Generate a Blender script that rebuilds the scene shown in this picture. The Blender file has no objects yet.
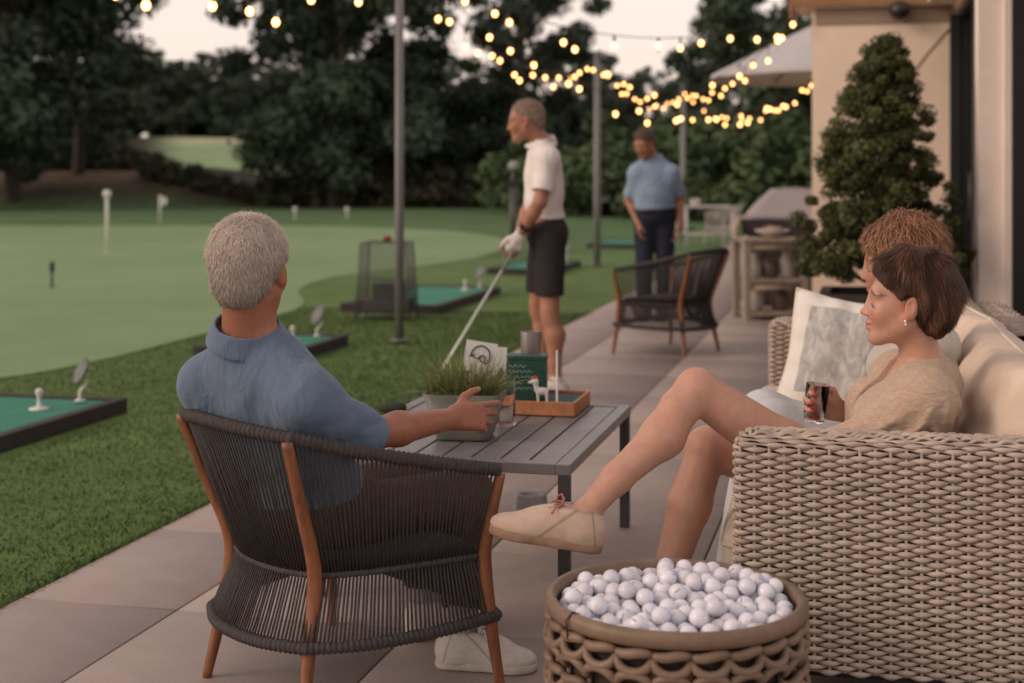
import bpy, math, random
import numpy as np
from mathutils import Vector, Matrix
random.seed(7); rng = np.random.default_rng(7)
PI = math.pi
scene = bpy.context.scene
COL = scene.collection
F = 1422.0; CH = 1.34; HZ = 174.0
DP = Vector((0.2425, 0.9701, 0)); LT = Vector((-0.9701, 0.2425, 0))   # along the terrace, to its left

def at(px, py, Y):
    return Vector(((px-512)/F*Y, Y, CH-(py-HZ)/F*Y))
def gnd(px, py, z=0.0):
    Y = (CH-z)*F/(py-HZ)
    return Vector(((px-512)/F*Y, Y, z))

# ---------------------------------------------------------------- objects
def tag(o, label=None, cat=None, group=None, kind=None):
    if label: o['label'] = label
    if cat: o['category'] = cat
    if group: o['group'] = group
    if kind: o['kind'] = kind
    return o
def empty(name, loc=(0,0,0), rz=0.0):
    o = bpy.data.objects.new(name, None); COL.objects.link(o)
    o.location = loc; o.rotation_euler = (0,0,rz); o.empty_display_size = 0.1
    return o
def link(name, me, mat=None, parent=None, smooth=True):
    o = bpy.data.objects.new(name, me); COL.objects.link(o)
    if mat is not None:
        for m in (mat if isinstance(mat,(list,tuple)) else [mat]): me.materials.append(m)
    if smooth: me.polygons.foreach_set('use_smooth', [True]*len(me.polygons))
    if parent is not None: o.parent = parent
    return o
def copy_tree(o, parent=None):
    c = o.copy(); COL.objects.link(c); c.parent = parent
    for ch in list(o.children): copy_tree(ch, c)
    return c
def np_mesh(name, V, Fq, n=4):
    me = bpy.data.meshes.new(name)
    V = np.asarray(V, dtype=np.float32); Fq = np.asarray(Fq, dtype=np.int32)
    me.vertices.add(len(V)); me.vertices.foreach_set('co', V.ravel())
    me.loops.add(Fq.size); me.loops.foreach_set('vertex_index', Fq.ravel())
    me.polygons.add(len(Fq))
    me.polygons.foreach_set('loop_start', np.arange(0, Fq.size, n, dtype=np.int32))
    me.polygons.foreach_set('loop_total', np.full(len(Fq), n, dtype=np.int32))
    me.update(calc_edges=True); me.validate()
    return me

class MB:
    def __init__(s): s.v=[]; s.f=[]; s.mi=[]; s.cur=0
    def add(s, V, Fc):
        b=len(s.v); s.v.extend([tuple(x) for x in V])
        for f in Fc: s.f.append(tuple(i+b for i in f)); s.mi.append(s.cur)
    def box(s, c, size, R=None):
        x,y,z=[a/2 for a in size]; c=Vector(c)
        P=[Vector((i*x,j*y,k*z)) for i in(-1,1) for j in(-1,1) for k in(-1,1)]
        if R is not None: P=[R@p for p in P]
        s.add([c+p for p in P],[(0,1,3,2),(4,6,7,5),(0,4,5,1),(2,3,7,6),(0,2,6,4),(1,5,7,3)])
    def frame_box(s, o, U, V, W):          # corner + three edge vectors
        o=Vector(o);U=Vector(U);V=Vector(V);W=Vector(W)
        P=[o+U*i+V*j+W*k for i in(0,1) for j in(0,1) for k in(0,1)]
        s.add(P,[(0,1,3,2),(4,6,7,5),(0,4,5,1),(2,3,7,6),(0,2,6,4),(1,5,7,3)])
    def quad(s, a,b,c,d): s.add([a,b,c,d],[(0,1,2,3)])
    def tube(s, path, r, n=8, closed=False, caps=True):
        P=[Vector(p) for p in path]; m=len(P)
        rr = r if hasattr(r,'__len__') else [r]*m
        up=None; V=[]
        for i,p in enumerate(P):
            if closed: t=P[(i+1)%m]-P[i-1]
            else: t=P[min(i+1,m-1)]-P[max(i-1,0)]
            if t.length<1e-9: t=Vector((0,0,1))
            t.normalize()
            if up is None:
                up=Vector((0,0,1)) if abs(t.z)<0.9 else Vector((1,0,0))
            a=up-t*up.dot(t)
            if a.length<1e-6: a=t.orthogonal()
            a.normalize(); up=a; b=t.cross(a)
            for k in range(n):
                an=2*PI*k/n
                V.append(p+(a*math.cos(an)+b*math.sin(an))*rr[i])
        Fc=[]
        L=m if closed else m-1
        for i in range(L):
            j=(i+1)%m
            for k in range(n):
                k2=(k+1)%n
                Fc.append((i*n+k,i*n+k2,j*n+k2,j*n+k))
        if caps and not closed:
            Fc.append(tuple(range(n-1,-1,-1))); Fc.append(tuple((m-1)*n+k for k in range(n)))
        s.add(V,Fc)
    def lathe(s, prof, n=24, c=(0,0,0), R=None, cap=True):
        c=Vector(c); V=[]
        for (r,z) in prof:
            for k in range(n):
                a=2*PI*k/n; p=Vector((r*math.cos(a),r*math.sin(a),z))
                if R is not None: p=R@p
                V.append(c+p)
        Fc=[]
        for i in range(len(prof)-1):
            for k in range(n):
                k2=(k+1)%n; Fc.append((i*n+k,i*n+k2,(i+1)*n+k2,(i+1)*n+k))
        if cap:
            Fc.append(tuple(range(n-1,-1,-1))); Fc.append(tuple((len(prof)-1)*n+k for k in range(n)))
        s.add(V,Fc)
    def ball(s, c, r, nu=12, nv=8, R=None):
        rr = r if hasattr(r,'__len__') else (r,r,r); c=Vector(c); V=[]; Fc=[]
        for i in range(nv+1):
            th=PI*i/nv
            for k in range(nu):
                ph=2*PI*k/nu
                p=Vector((rr[0]*math.sin(th)*math.cos(ph),rr[1]*math.sin(th)*math.sin(ph),rr[2]*math.cos(th)))
                if R is not None: p=R@p
                V.append(c+p)
        for i in range(nv):
            for k in range(nu):
                k2=(k+1)%nu; Fc.append((i*nu+k,(i+1)*nu+k,(i+1)*nu+k2,i*nu+k2))
        s.add(V,Fc)
    def build(s, name, mat, parent=None, smooth=True, bevel=0, seg=2):
        me=bpy.data.meshes.new(name); me.from_pydata(s.v,[],s.f); me.update()
        o=link(name,me,mat,parent,smooth)
        if isinstance(mat,(list,tuple)): me.polygons.foreach_set('material_index', s.mi)
        if bevel:
            b=o.modifiers.new('bevel','BEVEL'); b.width=bevel; b.segments=seg; b.limit_method='ANGLE'; b.angle_limit=0.6
            b.harden_normals=False
        if smooth and bevel: me.polygons.foreach_set('use_smooth',[False]*len(me.polygons))
        return o

# ---------------------------------------------------------------- materials
def new_mat(name):
    m=bpy.data.materials.new(name); m.use_nodes=True
    nt=m.node_tree; b=nt.nodes['Principled BSDF']
    return m,nt,b
def rgba(c): return (c[0],c[1],c[2],1.0)
def mat(name, col, rough=0.6, var=0.25, scale=8.0, bump=0.0, bscale=60.0, metal=0.0, spec=0.5, col2=None, stretch=(1,1,1), coat=0.0, sheen=0.0, bdist=0.002, mottle=0.0):
    m,nt,b=new_mat(name); N=nt.nodes; L=nt.links
    tc=N.new('ShaderNodeTexCoord'); mp=N.new('ShaderNodeMapping'); mp.inputs['Scale'].default_value=stretch
    L.new(tc.outputs['Object'],mp.inputs[0])
    nz=N.new('ShaderNodeTexNoise'); nz.inputs['Scale'].default_value=scale; nz.inputs['Detail'].default_value=5; nz.inputs['Roughness'].default_value=0.6
    L.new(mp.outputs[0],nz.inputs['Vector'])
    cr=N.new('ShaderNodeValToRGB'); cr.color_ramp.elements[0].position=0.3; cr.color_ramp.elements[1].position=0.72
    a=tuple(x*(1-var) for x in col); c2=col2 if col2 else tuple(min(1,x*(1+var)) for x in col)
    cr.color_ramp.elements[0].color=rgba(a); cr.color_ramp.elements[1].color=rgba(c2)
    L.new(nz.outputs['Fac'],cr.inputs[0]); src=cr.outputs[0]
    if mottle:
        n3=N.new('ShaderNodeTexNoise'); n3.inputs['Scale'].default_value=scale*0.13; n3.inputs['Detail'].default_value=4
        L.new(mp.outputs[0],n3.inputs['Vector'])
        mr=N.new('ShaderNodeMapRange'); mr.inputs[1].default_value=.3; mr.inputs[2].default_value=.7; mr.inputs[3].default_value=1-mottle; mr.inputs[4].default_value=1+mottle
        L.new(n3.outputs['Fac'],mr.inputs[0])
        mx=N.new('ShaderNodeVectorMath'); mx.operation='SCALE'; L.new(src,mx.inputs[0]); L.new(mr.outputs[0],mx.inputs['Scale']); src=mx.outputs[0]
    L.new(src,b.inputs['Base Color'])
    b.inputs['Roughness'].default_value=rough; b.inputs['Metallic'].default_value=metal
    b.inputs['Specular IOR Level'].default_value=spec
    if coat: b.inputs['Coat Weight'].default_value=coat
    if sheen: b.inputs['Sheen Weight'].default_value=sheen
    if bump:
        n2=N.new('ShaderNodeTexNoise'); n2.inputs['Scale'].default_value=bscale; n2.inputs['Detail'].default_value=4; n2.inputs['Distortion'].default_value=1.2 if bscale<40 else 0
        L.new(mp.outputs[0],n2.inputs['Vector'])
        bp=N.new('ShaderNodeBump'); bp.inputs['Strength'].default_value=bump; bp.inputs['Distance'].default_value=bdist
        L.new(n2.outputs['Fac'],bp.inputs['Height']); L.new(bp.outputs[0],b.inputs['Normal'])
    return m
def attr_mat(name, rough=0.5, sss=0.0, bump=0.0, bscale=300, spec=0.4, bdist=0.001, sheen=0.0, weave=0):
    m,nt,b=new_mat(name); N=nt.nodes; L=nt.links
    at_=N.new('ShaderNodeAttribute'); at_.attribute_name='Col'
    tc=N.new('ShaderNodeTexCoord')
    nz=N.new('ShaderNodeTexNoise'); nz.inputs['Scale'].default_value=45; nz.inputs['Detail'].default_value=5
    L.new(tc.outputs['Object'],nz.inputs['Vector'])
    mr=N.new('ShaderNodeMapRange'); mr.inputs[1].default_value=.3; mr.inputs[2].default_value=.7; mr.inputs[3].default_value=.93; mr.inputs[4].default_value=1.07
    L.new(nz.outputs['Fac'],mr.inputs[0])
    mx=N.new('ShaderNodeVectorMath'); mx.operation='SCALE'
    L.new(at_.outputs['Color'],mx.inputs[0]); L.new(mr.outputs[0],mx.inputs['Scale'])
    L.new(mx.outputs[0],b.inputs['Base Color'])
    b.inputs['Roughness'].default_value=rough; b.inputs['Specular IOR Level'].default_value=spec
    if sss:
        n4=N.new('ShaderNodeTexNoise'); n4.inputs['Scale'].default_value=17; n4.inputs['Detail'].default_value=6; n4.inputs['Roughness'].default_value=.7; L.new(tc.outputs['Object'],n4.inputs[0])
        m4=N.new('ShaderNodeMapRange'); m4.inputs[1].default_value=.42; m4.inputs[2].default_value=.68; m4.inputs[3].default_value=0; m4.inputs[4].default_value=.55; L.new(n4.outputs[0],m4.inputs[0])
        rd=N.new('ShaderNodeMix'); rd.data_type='RGBA'; rd.blend_type='MULTIPLY'; L.new(m4.outputs[0],rd.inputs[0]); L.new(mx.outputs[0],rd.inputs[6]); rd.inputs[7].default_value=(1.0,.76,.70,1); L.new(rd.outputs[2],b.inputs['Base Color'])
        m5=N.new('ShaderNodeMapRange'); m5.inputs[1].default_value=.3; m5.inputs[2].default_value=.7; m5.inputs[3].default_value=rough-.12; m5.inputs[4].default_value=rough+.10; L.new(nz.outputs[0],m5.inputs[0]); L.new(m5.outputs[0],b.inputs['Roughness'])
    if sss:
        b.inputs['Subsurface Weight'].default_value=sss; b.inputs['Subsurface Scale'].default_value=0.01
        b.inputs['Subsurface Radius'].default_value=(1.0,0.35,0.2)
    if sheen: b.inputs['Sheen Weight'].default_value=sheen
    if bump:
        n2=N.new('ShaderNodeTexNoise'); n2.inputs['Scale'].default_value=bscale; n2.inputs['Detail'].default_value=3
        L.new(tc.outputs['Object'],n2.inputs['Vector'])
        bp=N.new('ShaderNodeBump'); bp.inputs['Strength'].default_value=bump; bp.inputs['Distance'].default_value=bdist
        L.new(n2.outputs['Fac'],bp.inputs['Height']); L.new(bp.outputs[0],b.inputs['Normal'])
    return m
def emis(name,col,st):
    m,nt,b=new_mat(name); b.inputs['Base Color'].default_value=rgba(col)
    b.inputs['Emission Color'].default_value=rgba(col); b.inputs['Emission Strength'].default_value=st
    return m
def glass(name,col=(1,1,1),rough=0.02,ior=1.45):
    m,nt,b=new_mat(name); b.inputs['Base Color'].default_value=rgba(col); b.inputs['Roughness'].default_value=rough
    b.inputs['Transmission Weight'].default_value=1.0; b.inputs['IOR'].default_value=ior
    return m

# ---------------------------------------------------------------- implicit surfaces
def smin(a,b,k):
    if k<=0: return np.minimum(a,b)
    h=np.maximum(k-np.abs(a-b),0)/k
    return np.minimum(a,b)-h*h*k*0.25
def nv(v): return np.array([v[0],v[1],v[2]],dtype=np.float64)
def cone(a,b,ra,rb,k=0.02):
    a=nv(a);b=nv(b);ab=b-a;L2=max(float(ab@ab),1e-12)
    def f(P):
        q=P-a; t=np.clip((q@ab)/L2,0,1)
        d=q-t[...,None]*ab
        return np.sqrt((d*d).sum(-1))-(ra+(rb-ra)*t)
    return (f,k,'u')
def ell(c,r,M=None,k=0.02,op='u'):
    c=nv(c); r=np.array(r,dtype=np.float64)
    Mi=None if M is None else np.array(M.to_3x3() if hasattr(M,'to_3x3') else M,dtype=np.float64)
    def f(P):
        q=P-c
        if Mi is not None: q=q@Mi          # world -> local for orthonormal M (columns = axes)
        e=q/r; k0=np.sqrt((e*e).sum(-1)); g=q/(r*r); k1=np.sqrt((g*g).sum(-1))+1e-9
        return k0*(k0-1)/k1
    return (f,k,op)
def plane(p,n,k=0.004):                    # keep the side opposite to n
    p=nv(p); n=nv(Vector(n).normalized())
    return ((lambda P: (P-p)@n),k,'i')
def fold(prims,P,masks=None):
    D=np.full(P.shape[:-1],1e3)
    for i,(f,k,op) in enumerate(prims):
        d=f(P)
        if op=='u': D=smin(D,d,k)
        elif op=='s': D=-smin(-D,d,k)
        elif op=='i': D=-smin(-D,-d,k)
    return D
def sdf_mesh(name,prims,lo,hi,h,disp=None,B=8):
    lo=np.array(lo,float);hi=np.array(hi,float)
    nb=np.ceil((hi-lo)/(h*B)).astype(int)+1
    I=np.stack(np.meshgrid(*[np.arange(n) for n in nb],indexing='ij'),-1).reshape(-1,3)
    C=lo+(I+0.5)*h*B-h*0.5
    hd=h*B*0.5*math.sqrt(3)
    ds=[p[0](C) for p in prims]
    Dc=np.full(len(C),1e3)
    Un=np.full(len(C),1e3)
    for p,d in zip(prims,ds):
        if p[2]=='u': Dc=smin(Dc,d,p[1]); Un=Dc.copy() if False else smin(Un,d,p[1])
        elif p[2]=='s': Dc=-smin(-Dc,d,p[1])
        else: Dc=-smin(-Dc,-d,p[1])
    act=np.abs(Dc)<hd*1.35+0.012
    Ia=I[act]; 
    off=np.stack(np.meshgrid(*[np.arange(B)]*3,indexing='ij'),-1).reshape(-1,3)
    P=lo+(Ia[:,None,:]*B+off[None])*h
    D=np.full(P.shape[:2],1e3)
    Una=Un[act]
    for p,d in zip(prims,ds):
        da=d[act]
        if p[2]=='u': sel=da<np.maximum(Una,-0.02)+2.6*hd+p[1]
        elif p[2]=='s': sel=da<2.2*hd+p[1]+.02
        else: sel=da>-(2.2*hd+p[1]+.02)
        if not sel.any(): continue
        v=p[0](P[sel])
        if p[2]=='u': D[sel]=smin(D[sel],v,p[1])
        elif p[2]=='s': D[sel]=-smin(-D[sel],v,p[1])
        else: D[sel]=-smin(-D[sel],-v,p[1])
    if disp is not None: D=D+disp(P)
    n=nb*B
    A=np.where(Dc<0,-1.0,1.0).astype(np.float32)
    G=np.empty(tuple(n),np.float32)
    G6=G.reshape(nb[0],B,nb[1],B,nb[2],B)
    G6[:]=A.reshape(nb[0],1,nb[1],1,nb[2],1)
    G6[Ia[:,0],:,Ia[:,1],:,Ia[:,2],:]=D.reshape(-1,B,B,B).astype(np.float32)
    S=G<0
    nx,ny,nz=n
    cnt=np.zeros((nx-1,ny-1,nz-1),np.int8)
    for i in(0,1):
        for j in(0,1):
            for k in(0,1): cnt+=S[i:nx-1+i,j:ny-1+j,k:nz-1+k]
    cells=np.argwhere((cnt>0)&(cnt<8))
    idx=np.full(cnt.shape,-1,np.int32); idx[tuple(cells.T)]=np.arange(len(cells))
    acc=np.zeros((len(cells),3));num=np.zeros(len(cells))
    cor=[(0,0,0),(1,0,0),(0,1,0),(1,1,0),(0,0,1),(1,0,1),(0,1,1),(1,1,1)]
    val=[G[cells[:,0]+c[0],cells[:,1]+c[1],cells[:,2]+c[2]].astype(float) for c in cor]
    for a in range(8):
        for b in range(a+1,8):
            df=[cor[b][q]-cor[a][q] for q in range(3)]
            if sum(map(abs,df))!=1: continue
            m=(val[a]<0)!=(val[b]<0)
            t=np.where(m,val[a]/np.where(m,val[a]-val[b],1),0)
            pos=np.array(cor[a])+t[:,None]*np.array(df)
            acc+=np.where(m[:,None],pos,0);num+=m
    V=lo+(cells+acc/num[:,None])*h
    Q=[]
    for ax in range(3):
        sl0=[slice(None)]*3;sl1=[slice(None)]*3
        sl0[ax]=slice(0,-1);sl1[ax]=slice(1,None)
        ch=S[tuple(sl0)]!=S[tuple(sl1)]
        E=np.argwhere(ch)
        o1,o2=[(1,2),(2,0),(0,1)][ax]
        ok=(E[:,o1]>0)&(E[:,o2]>0)&(E[:,o1]<n[o1]-1)&(E[:,o2]<n[o2]-1)
        E=E[ok]
        def cell(d1,d2):
            c=E.copy(); c[:,o1]+=d1; c[:,o2]+=d2
            return idx[c[:,0],c[:,1],c[:,2]]
        q=np.stack([cell(-1,-1),cell(0,-1),cell(0,0),cell(-1,0)],-1)
        flip=~S[E[:,0],E[:,1],E[:,2]]
        q[flip]=q[flip][:,::-1]
        Q.append(q)
    Q=np.concatenate(Q); Q=Q[(Q>=0).all(1)]
    # one light Laplacian pass to calm the grid
    for _ in range(2):
        s=np.zeros_like(V);c=np.zeros(len(V))
        for a in range(4):
            np.add.at(s,Q[:,a],V[Q[:,(a+1)%4]]);np.add.at(c,Q[:,a],1)
        V=V*0.5+0.5*s/np.maximum(c,1)[:,None]
    return np_mesh(name,V,Q),V
def set_col(me,cols):
    ca=me.color_attributes.new('Col','FLOAT_COLOR','POINT')
    c=np.ones((len(cols),4),np.float32); c[:,:3]=cols
    ca.data.foreach_set('color',c.ravel())
def ridge(P,a,b,w,amp,tp=.25,pj=None):
    a=nv(a);b=nv(b);ab=b-a;q=P-a
    if pj is not None:
        pj=nv(pj); ab=ab-(ab@pj)*pj; q=q-(q@pj)[...,None]*pj
    t=np.clip((q@ab)/(ab@ab),0,1)
    d=q-t[...,None]*ab; d2=(d*d).sum(-1)
    return -amp*np.exp(-d2/(w*w))*np.clip(np.minimum(t,1-t)/tp,0.15,1)
def wav(P,s,seed=0.0):
    x,y,z=P[...,0]*s,P[...,1]*s,P[...,2]*s
    return (np.sin(x*1.3+1.7*np.sin(y*0.9+seed)+z*0.6+seed*2.1)+np.sin(y*1.7+1.3*np.sin(z*1.1+seed*1.7)-x*0.5)+np.sin(z*1.5+1.5*np.sin(x*0.8-seed)+y*0.7))/3
# ================================================================ figures
def V3(*a): return Vector(a)
def frame(fwd, up=(0,0,1)):
    y=Vector(fwd).normalized(); x=y.cross(Vector(up)).normalized(); z=x.cross(y)
    return Matrix((x,y,z)).transposed()
def loc(c,R,s=1.0):
    c=Vector(c)
    return lambda x,y,z: c+R@Vector((x*s,y*s,z*s))
def head_prims(c,R,s=1.0,fem=False,neck=None,nr=0.056):
    p=loc(c,R,s); P=[]
    P.append(ell(p(0,-.018,.038),(.075*s,.098*s,.086*s),R,0))
    P.append(ell(p(0,.028,-.02),(.061*s,.068*s,.083*s),R,.03*s))
    for sx in(-1,1):
        P.append(cone(p(.054*sx,.0,-.045),p(.019*sx,.062 if fem else .068,-.087 if fem else -.096),.016*s if fem else .018*s,.015*s if fem else .017*s,.03*s))
        P.append(ell(p(.040*sx,.062,-.022),(.024*s,.022*s,.026*s),R,.025*s))       # cheek
        P.append(ell(p(.032*sx,.074,.026),(.03*s,(.0125 if fem else .015)*s,.010*s),R,.020*s))         # brow
        P.append(ell(p(.033*sx,.098,.004),(.016*s,.012*s,.011*s),R,.012*s,'s'))    # socket
        P.append(ell(p(.033*sx,.0735,.003),(.0145*s,.0125*s,.0115*s),R,.006*s))     # lid over the eyeball
    ch=.074 if fem else .078
    if fem: P.append(ell(p(0,.074,-.092),(.018*s,.017*s,.017*s),R,.025*s))
    else: P.append(ell(p(0,ch,-.098),((.019 if fem else .024)*s,.018*s,.018*s),R,.025*s))
    ny=-.004 if fem else 0
    P.append(cone(p(0,.087,.014),p(0,.106+ny,-.024),.0065*s if fem else .0075*s,.0082*s if fem else .0095*s,.014*s))
    P.append(ell(p(0,.110+ny,-.026 if fem else -.028),(.0092*s if fem else .0100*s,.0100*s,.0078*s),R,.007*s))
    for sx in(-1,1): P.append(ell(p(.0105*sx,.097,-.031),(.0075*s,.009*s,.006*s),R,.006*s))
    lf=-.0015 if fem else 0
    P.append(ell(p(0,.090+lf,-.052),(.022*s,.0145*s,.0066*s),R,.006*s))
    P.append(ell(p(0,.088+lf,-.0655),(.019*s,.0150*s,.0078*s),R,.005*s))
    P.append(ell(p(0,.104,-.0585),(.022*s,.006*s,.0012*s),R,.003*s,'s'))
    for sx in(-1,1):
        E=R@Matrix.Rotation(-.35*sx,3,'Z')@Matrix.Rotation(.18,3,'X')
        P.append(ell(p(.080*sx,-.010,-.002),(.0095*s,.0190*s,.032*s),E,.006*s))
        P.append(ell(p(.0915*sx,-.005,.003),(.0085*s,.0115*s,.021*s),E,.004*s,'s'))
        P.append(ell(p(.083*sx,-.004,-.006),(.004*s,.006*s,.009*s),E,.004*s))
        P.append(ell(p(.077*sx,.003,-.027),(.008*s,.009*s,.010*s),E,.006*s))
    if neck is not None:
        P.append(cone(p(0,-.022,-.045),neck,nr*s*1.0,nr*s*1.07,.03*s))
    return P
def gauss(Q,c,r,pw=2):
    d=((Q-np.array(c))/np.array(r)); return np.exp(-((d*d).sum(-1))**(pw/2))
def face_cols(V,c,R,s,base,lip,brow,fem=False,col=None):
    Rn=np.array(R); Q=(V-nv(c))@Rn/s; Qa=Q.copy(); Qa[:,0]=np.abs(Qa[:,0])
    if col is None: col=np.tile(np.array(base),(len(V),1))
    def mixc(w,c2):
        w=np.clip(w,0,1)[:,None]; col[:]=col*(1-w)+np.array(c2)*w
    b=np.array(base)
    mixc(.45*gauss(Qa,(.045,.06,-.03),(.03,.04,.03)),b*np.array([1.08,.78,.72]))
    mixc(.5*gauss(Qa,(.08,0,0),(.016,.03,.035)),b*np.array([1.1,.72,.62]))
    mixc(.5*gauss(Qa,(0,.11,-.028),(.016,.02,.014)),b*np.array([1.1,.75,.66]))
    mixc(.95*gauss(Qa,(0,.097,-.0585),(.0215,.02,.0115),4),lip)
    mixc(.75*gauss(Qa,(0,.1,-.0587),(.021,.02,.002),4),np.array(lip)*.35)
    Qb=Qa.copy(); Qb[:,2]+=.22*(Qa[:,0]-.036)
    mixc(.92*gauss(Qb,(.038,.075,.0295),(.026,.045,.0046),6),brow)
    mixc(.95*gauss(Qb,(.037,.078,-.0045),(.019,.040,.0034),6),np.array(brow)*.4)
    mixc(.35*gauss(Qa,(.033,.085,.008),(.018,.025,.010),4),b*np.array([.72,.55,.5]))
    if not fem:
        w=gauss(Qa,(0,.06,-.085),(.06,.06,.035),4); mixc(.18*w,b*np.array([.6,.62,.68]))
    return col
def hand_prims(w,d,n,t,s=1.0,curl=(.35,.5,.4),spread=.0,thumb=.5,infl=0.0,tips=None):
    d=Vector(d).normalized(); n=Vector(n); n=(n-d*n.dot(d)).normalized(); t=Vector(t); t=(t-d*t.dot(d)-n*t.dot(n)).normalized()
    w=Vector(w); P=[]; g=infl
    for o in(-.024,-.008,.009,.025):
        P.append(cone(w+t*o*.65*s+d*.008*s,w+d*.088*s+t*o*1.05*s,.0155*s+g,.0125*s+g,.010*s))
    P.append(cone(w+d*.02*s+t*.018*s+n*.006*s,w+d*.055*s+t*.03*s+n*.010*s,.017*s+g,.014*s+g,.012*s))
    base=[(.029,.086,.045,.026,.020),(.0095,.091,.049,.030,.021),(-.010,.088,.046,.028,.020),(-.029,.080,.036,.021,.018)]
    for i,(o,b,l1,l2,l3) in enumerate(base):
        cu=curl if not isinstance(curl[0],(tuple,list)) else curl[i]
        p=w+t*o*s+d*b*s-n*.001*s; a=0.0; r=(.0088,.0090,.0086,.0076)[i]*s+g
        sp=spread*(1.5-i)
        dd=(d+t*sp*.3).normalized()
        for j,(l,c) in enumerate(zip((l1,l2,l3),cu)):
            a+=c; v=dd*math.cos(a)+n*math.sin(a); q=p+v*l*s
            P.append(cone(p,q,r*(1-.07*j),r*(1-.07*(j+1)),.004*s)); p=q
        if tips is not None: tips.append((p, (dd*math.cos(a-PI/2)+n*math.sin(a-PI/2))))
    p=w+d*.030*s+t*.026*s+n*.008*s
    v=(d*.62+t*.72+n*.28).normalized(); q=p+v*.042*s; P.append(cone(p,q,.0135*s+g,.0108*s+g,.010*s)); p=q
    v=(d*(.95-.2*thumb)+t*(.45-.6*thumb)+n*(.2+.6*thumb)).normalized(); q=p+v*.030*s; P.append(cone(p,q,.0105*s+g,.0095*s+g,.004*s)); p=q
    v=(d*.9+t*(.3-.8*thumb)+n*(.1+.8*thumb)).normalized(); q=p+v*.024*s; P.append(cone(p,q,.0094*s+g,.0078*s+g,.004*s))
    if tips is not None: tips.append((q,-n))
    return P
def torso_prims(pc,nb,SL,SR,w=1.0,d=1.0,belly=1.0,infl=0.0,hipw=1.0,fwd=None,fem=False,fill=0.0):
    pc=Vector(pc);nb=Vector(nb);SL=Vector(SL);SR=Vector(SR); up=(nb-pc).normalized()
    x=(SR-SL); x=(x-up*x.dot(up)).normalized(); y=up.cross(x); M=Matrix((x,y,up)).transposed()
    L=(nb-pc).length; g=infl; P=[]
    P.append(ell(pc+up*.02,(.160*w*hipw+g,.112*d+g,.125+g),M,0))
    P.append(ell(pc+up*L*.36+y*.012*belly,(.140*w+g,.102*d*belly+g,.17+g),M,.06))
    P.append(ell(pc+up*L*.66,(.152*w+g,.108*d+g,.19+g),M,.06))
    if fill: P.append(ell(pc+up*L*.70+(SL+SR-2*nb)*.15,(fill+g*.5,.078*d+g,.125+g),M,.07))
    if fem:
        for sx in(-1,1): P.append(ell(pc+up*L*.64+y*.085+x*.07*sx,(.058+g,.055+g,.06+g),M,.04))
    for S in(SL,SR):
        P.append(cone(nb-up*.028+(S-nb)*.12,S,.050+g*.9,.049+g*.7,.05))
        P.append(cone(S-up*.01,pc+up*L*.50+(S-nb)*.52,.048+g*.8,.06+g,.07))
    return P,M,up,L
def shoe(o,R,parent,matU,matS,L=1.0,opening=True,res=.0045,laces=None,name='shoe'):
    p=loc(o,R)
    b=.0
    U=[ell(p(0,-.030,.045),(.037,.043*L,.060),R,0),ell(p(0,.040*L,.046),(.041,.100*L,.050),R,.03),ell(p(.003,.134*L,.030),(.047,.070*L,.031),R,.03),
       cone(p(0,-.012,.06),p(0,.010,.105),.040,.040,.035),cone(p(0,.03,.085),p(0,.10,.055),.022,.020,.03),
       plane(p(0,0,.014),R@Vector((0,0,-1))),plane(p(0,-.02,.108),R@Vector((0,.10,1)).normalized())]
    if opening: U.append(((lambda f:(f[0],.004,'s'))(cone(p(0,-.008,.085),p(0,-.012,.16),.031,.036))))
    c=nv(p(0,.06,.05)); m=.2
    if isinstance(matU,tuple):
        me,V=sdf_mesh(name,U,c-m,c+m,res*.62); q=(V-nv(o))@np.array(R); ax_=np.abs(q[:,0]-.0)
        col=np.tile(np.array(matU[1]),(len(V),1))
        def ln(f,w=.0022): return np.exp(-(f/w)**2)[:,None]
        g1=ln(q[:,1]-(.098-1.0*(q[:,2]-.02)))*(ax_>.010)[:,None]; g2=ln(q[:,1]-(.103-1.0*(q[:,2]-.02)))*(ax_>.010)[:,None]
        g3=ln(q[:,1]-(-.048+.30*(q[:,2]-.02)),.002); g4=ln(ax_-.017,.0025)*((q[:,1]<.085)&(q[:,1]>.0)&(q[:,2]>.07))[:,None]; g5=ln(q[:,2]-.104,.005)
        g6=np.clip((.024-q[:,2])/.008,0,1)[:,None]*.35
        for g_,k_ in((g1,.55),(g2,.35),(g3,.5),(g4,.5),(g5,.30),(g6,1.0)): col=col*(1-k_*g_)
        set_col(me,col); matU=matU[0]
    else: me,V=sdf_mesh(name,U,c-m,c+m,res)
    o1=link(name,me,matU,parent)
    S=[cone(p(0,-.035,.012),p(0,.04*L,.012),.040,.038,0),cone(p(0,.04*L,.012),p(.004,.140*L,.012),.038,.050,.02),cone(p(.004,.14*L,.012),p(.002,.165*L,.014),.048,.041,.02),
       plane(p(0,0,0),R@Vector((0,0,-1))),plane(p(0,0,.024),R@Vector((0,0,1)))]
    me,V=sdf_mesh('sole',S,c-m,c+m,res)
    link('sole',me,matS,o1)
    if laces is not None:
        mb=MB()
        for k,yy in enumerate((.045,.062,.079)):
            zz=.108-.012*k-.001*k*k
            mb.tube([p(-.024,yy,zz-.010),p(-.008,yy+.006,zz+.004),p(.010,yy-.002,zz+.004),p(.024,yy+.006,zz-.010)],.0028,5)
        for sx in(-1,1):
            mb.tube([p(0,.045,.110),p(.018*sx,.050,.124),p(.036*sx,.054,.114),p(.030*sx,.060,.100),p(.008*sx,.050,.108)],.0026,5)
            mb.tube([p(0,.045,.110),p(.022*sx,.064,.104),p(.040*sx,.077,.084)],.0024,5)
        mb.build('laces',laces,o1)
    return o1
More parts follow.
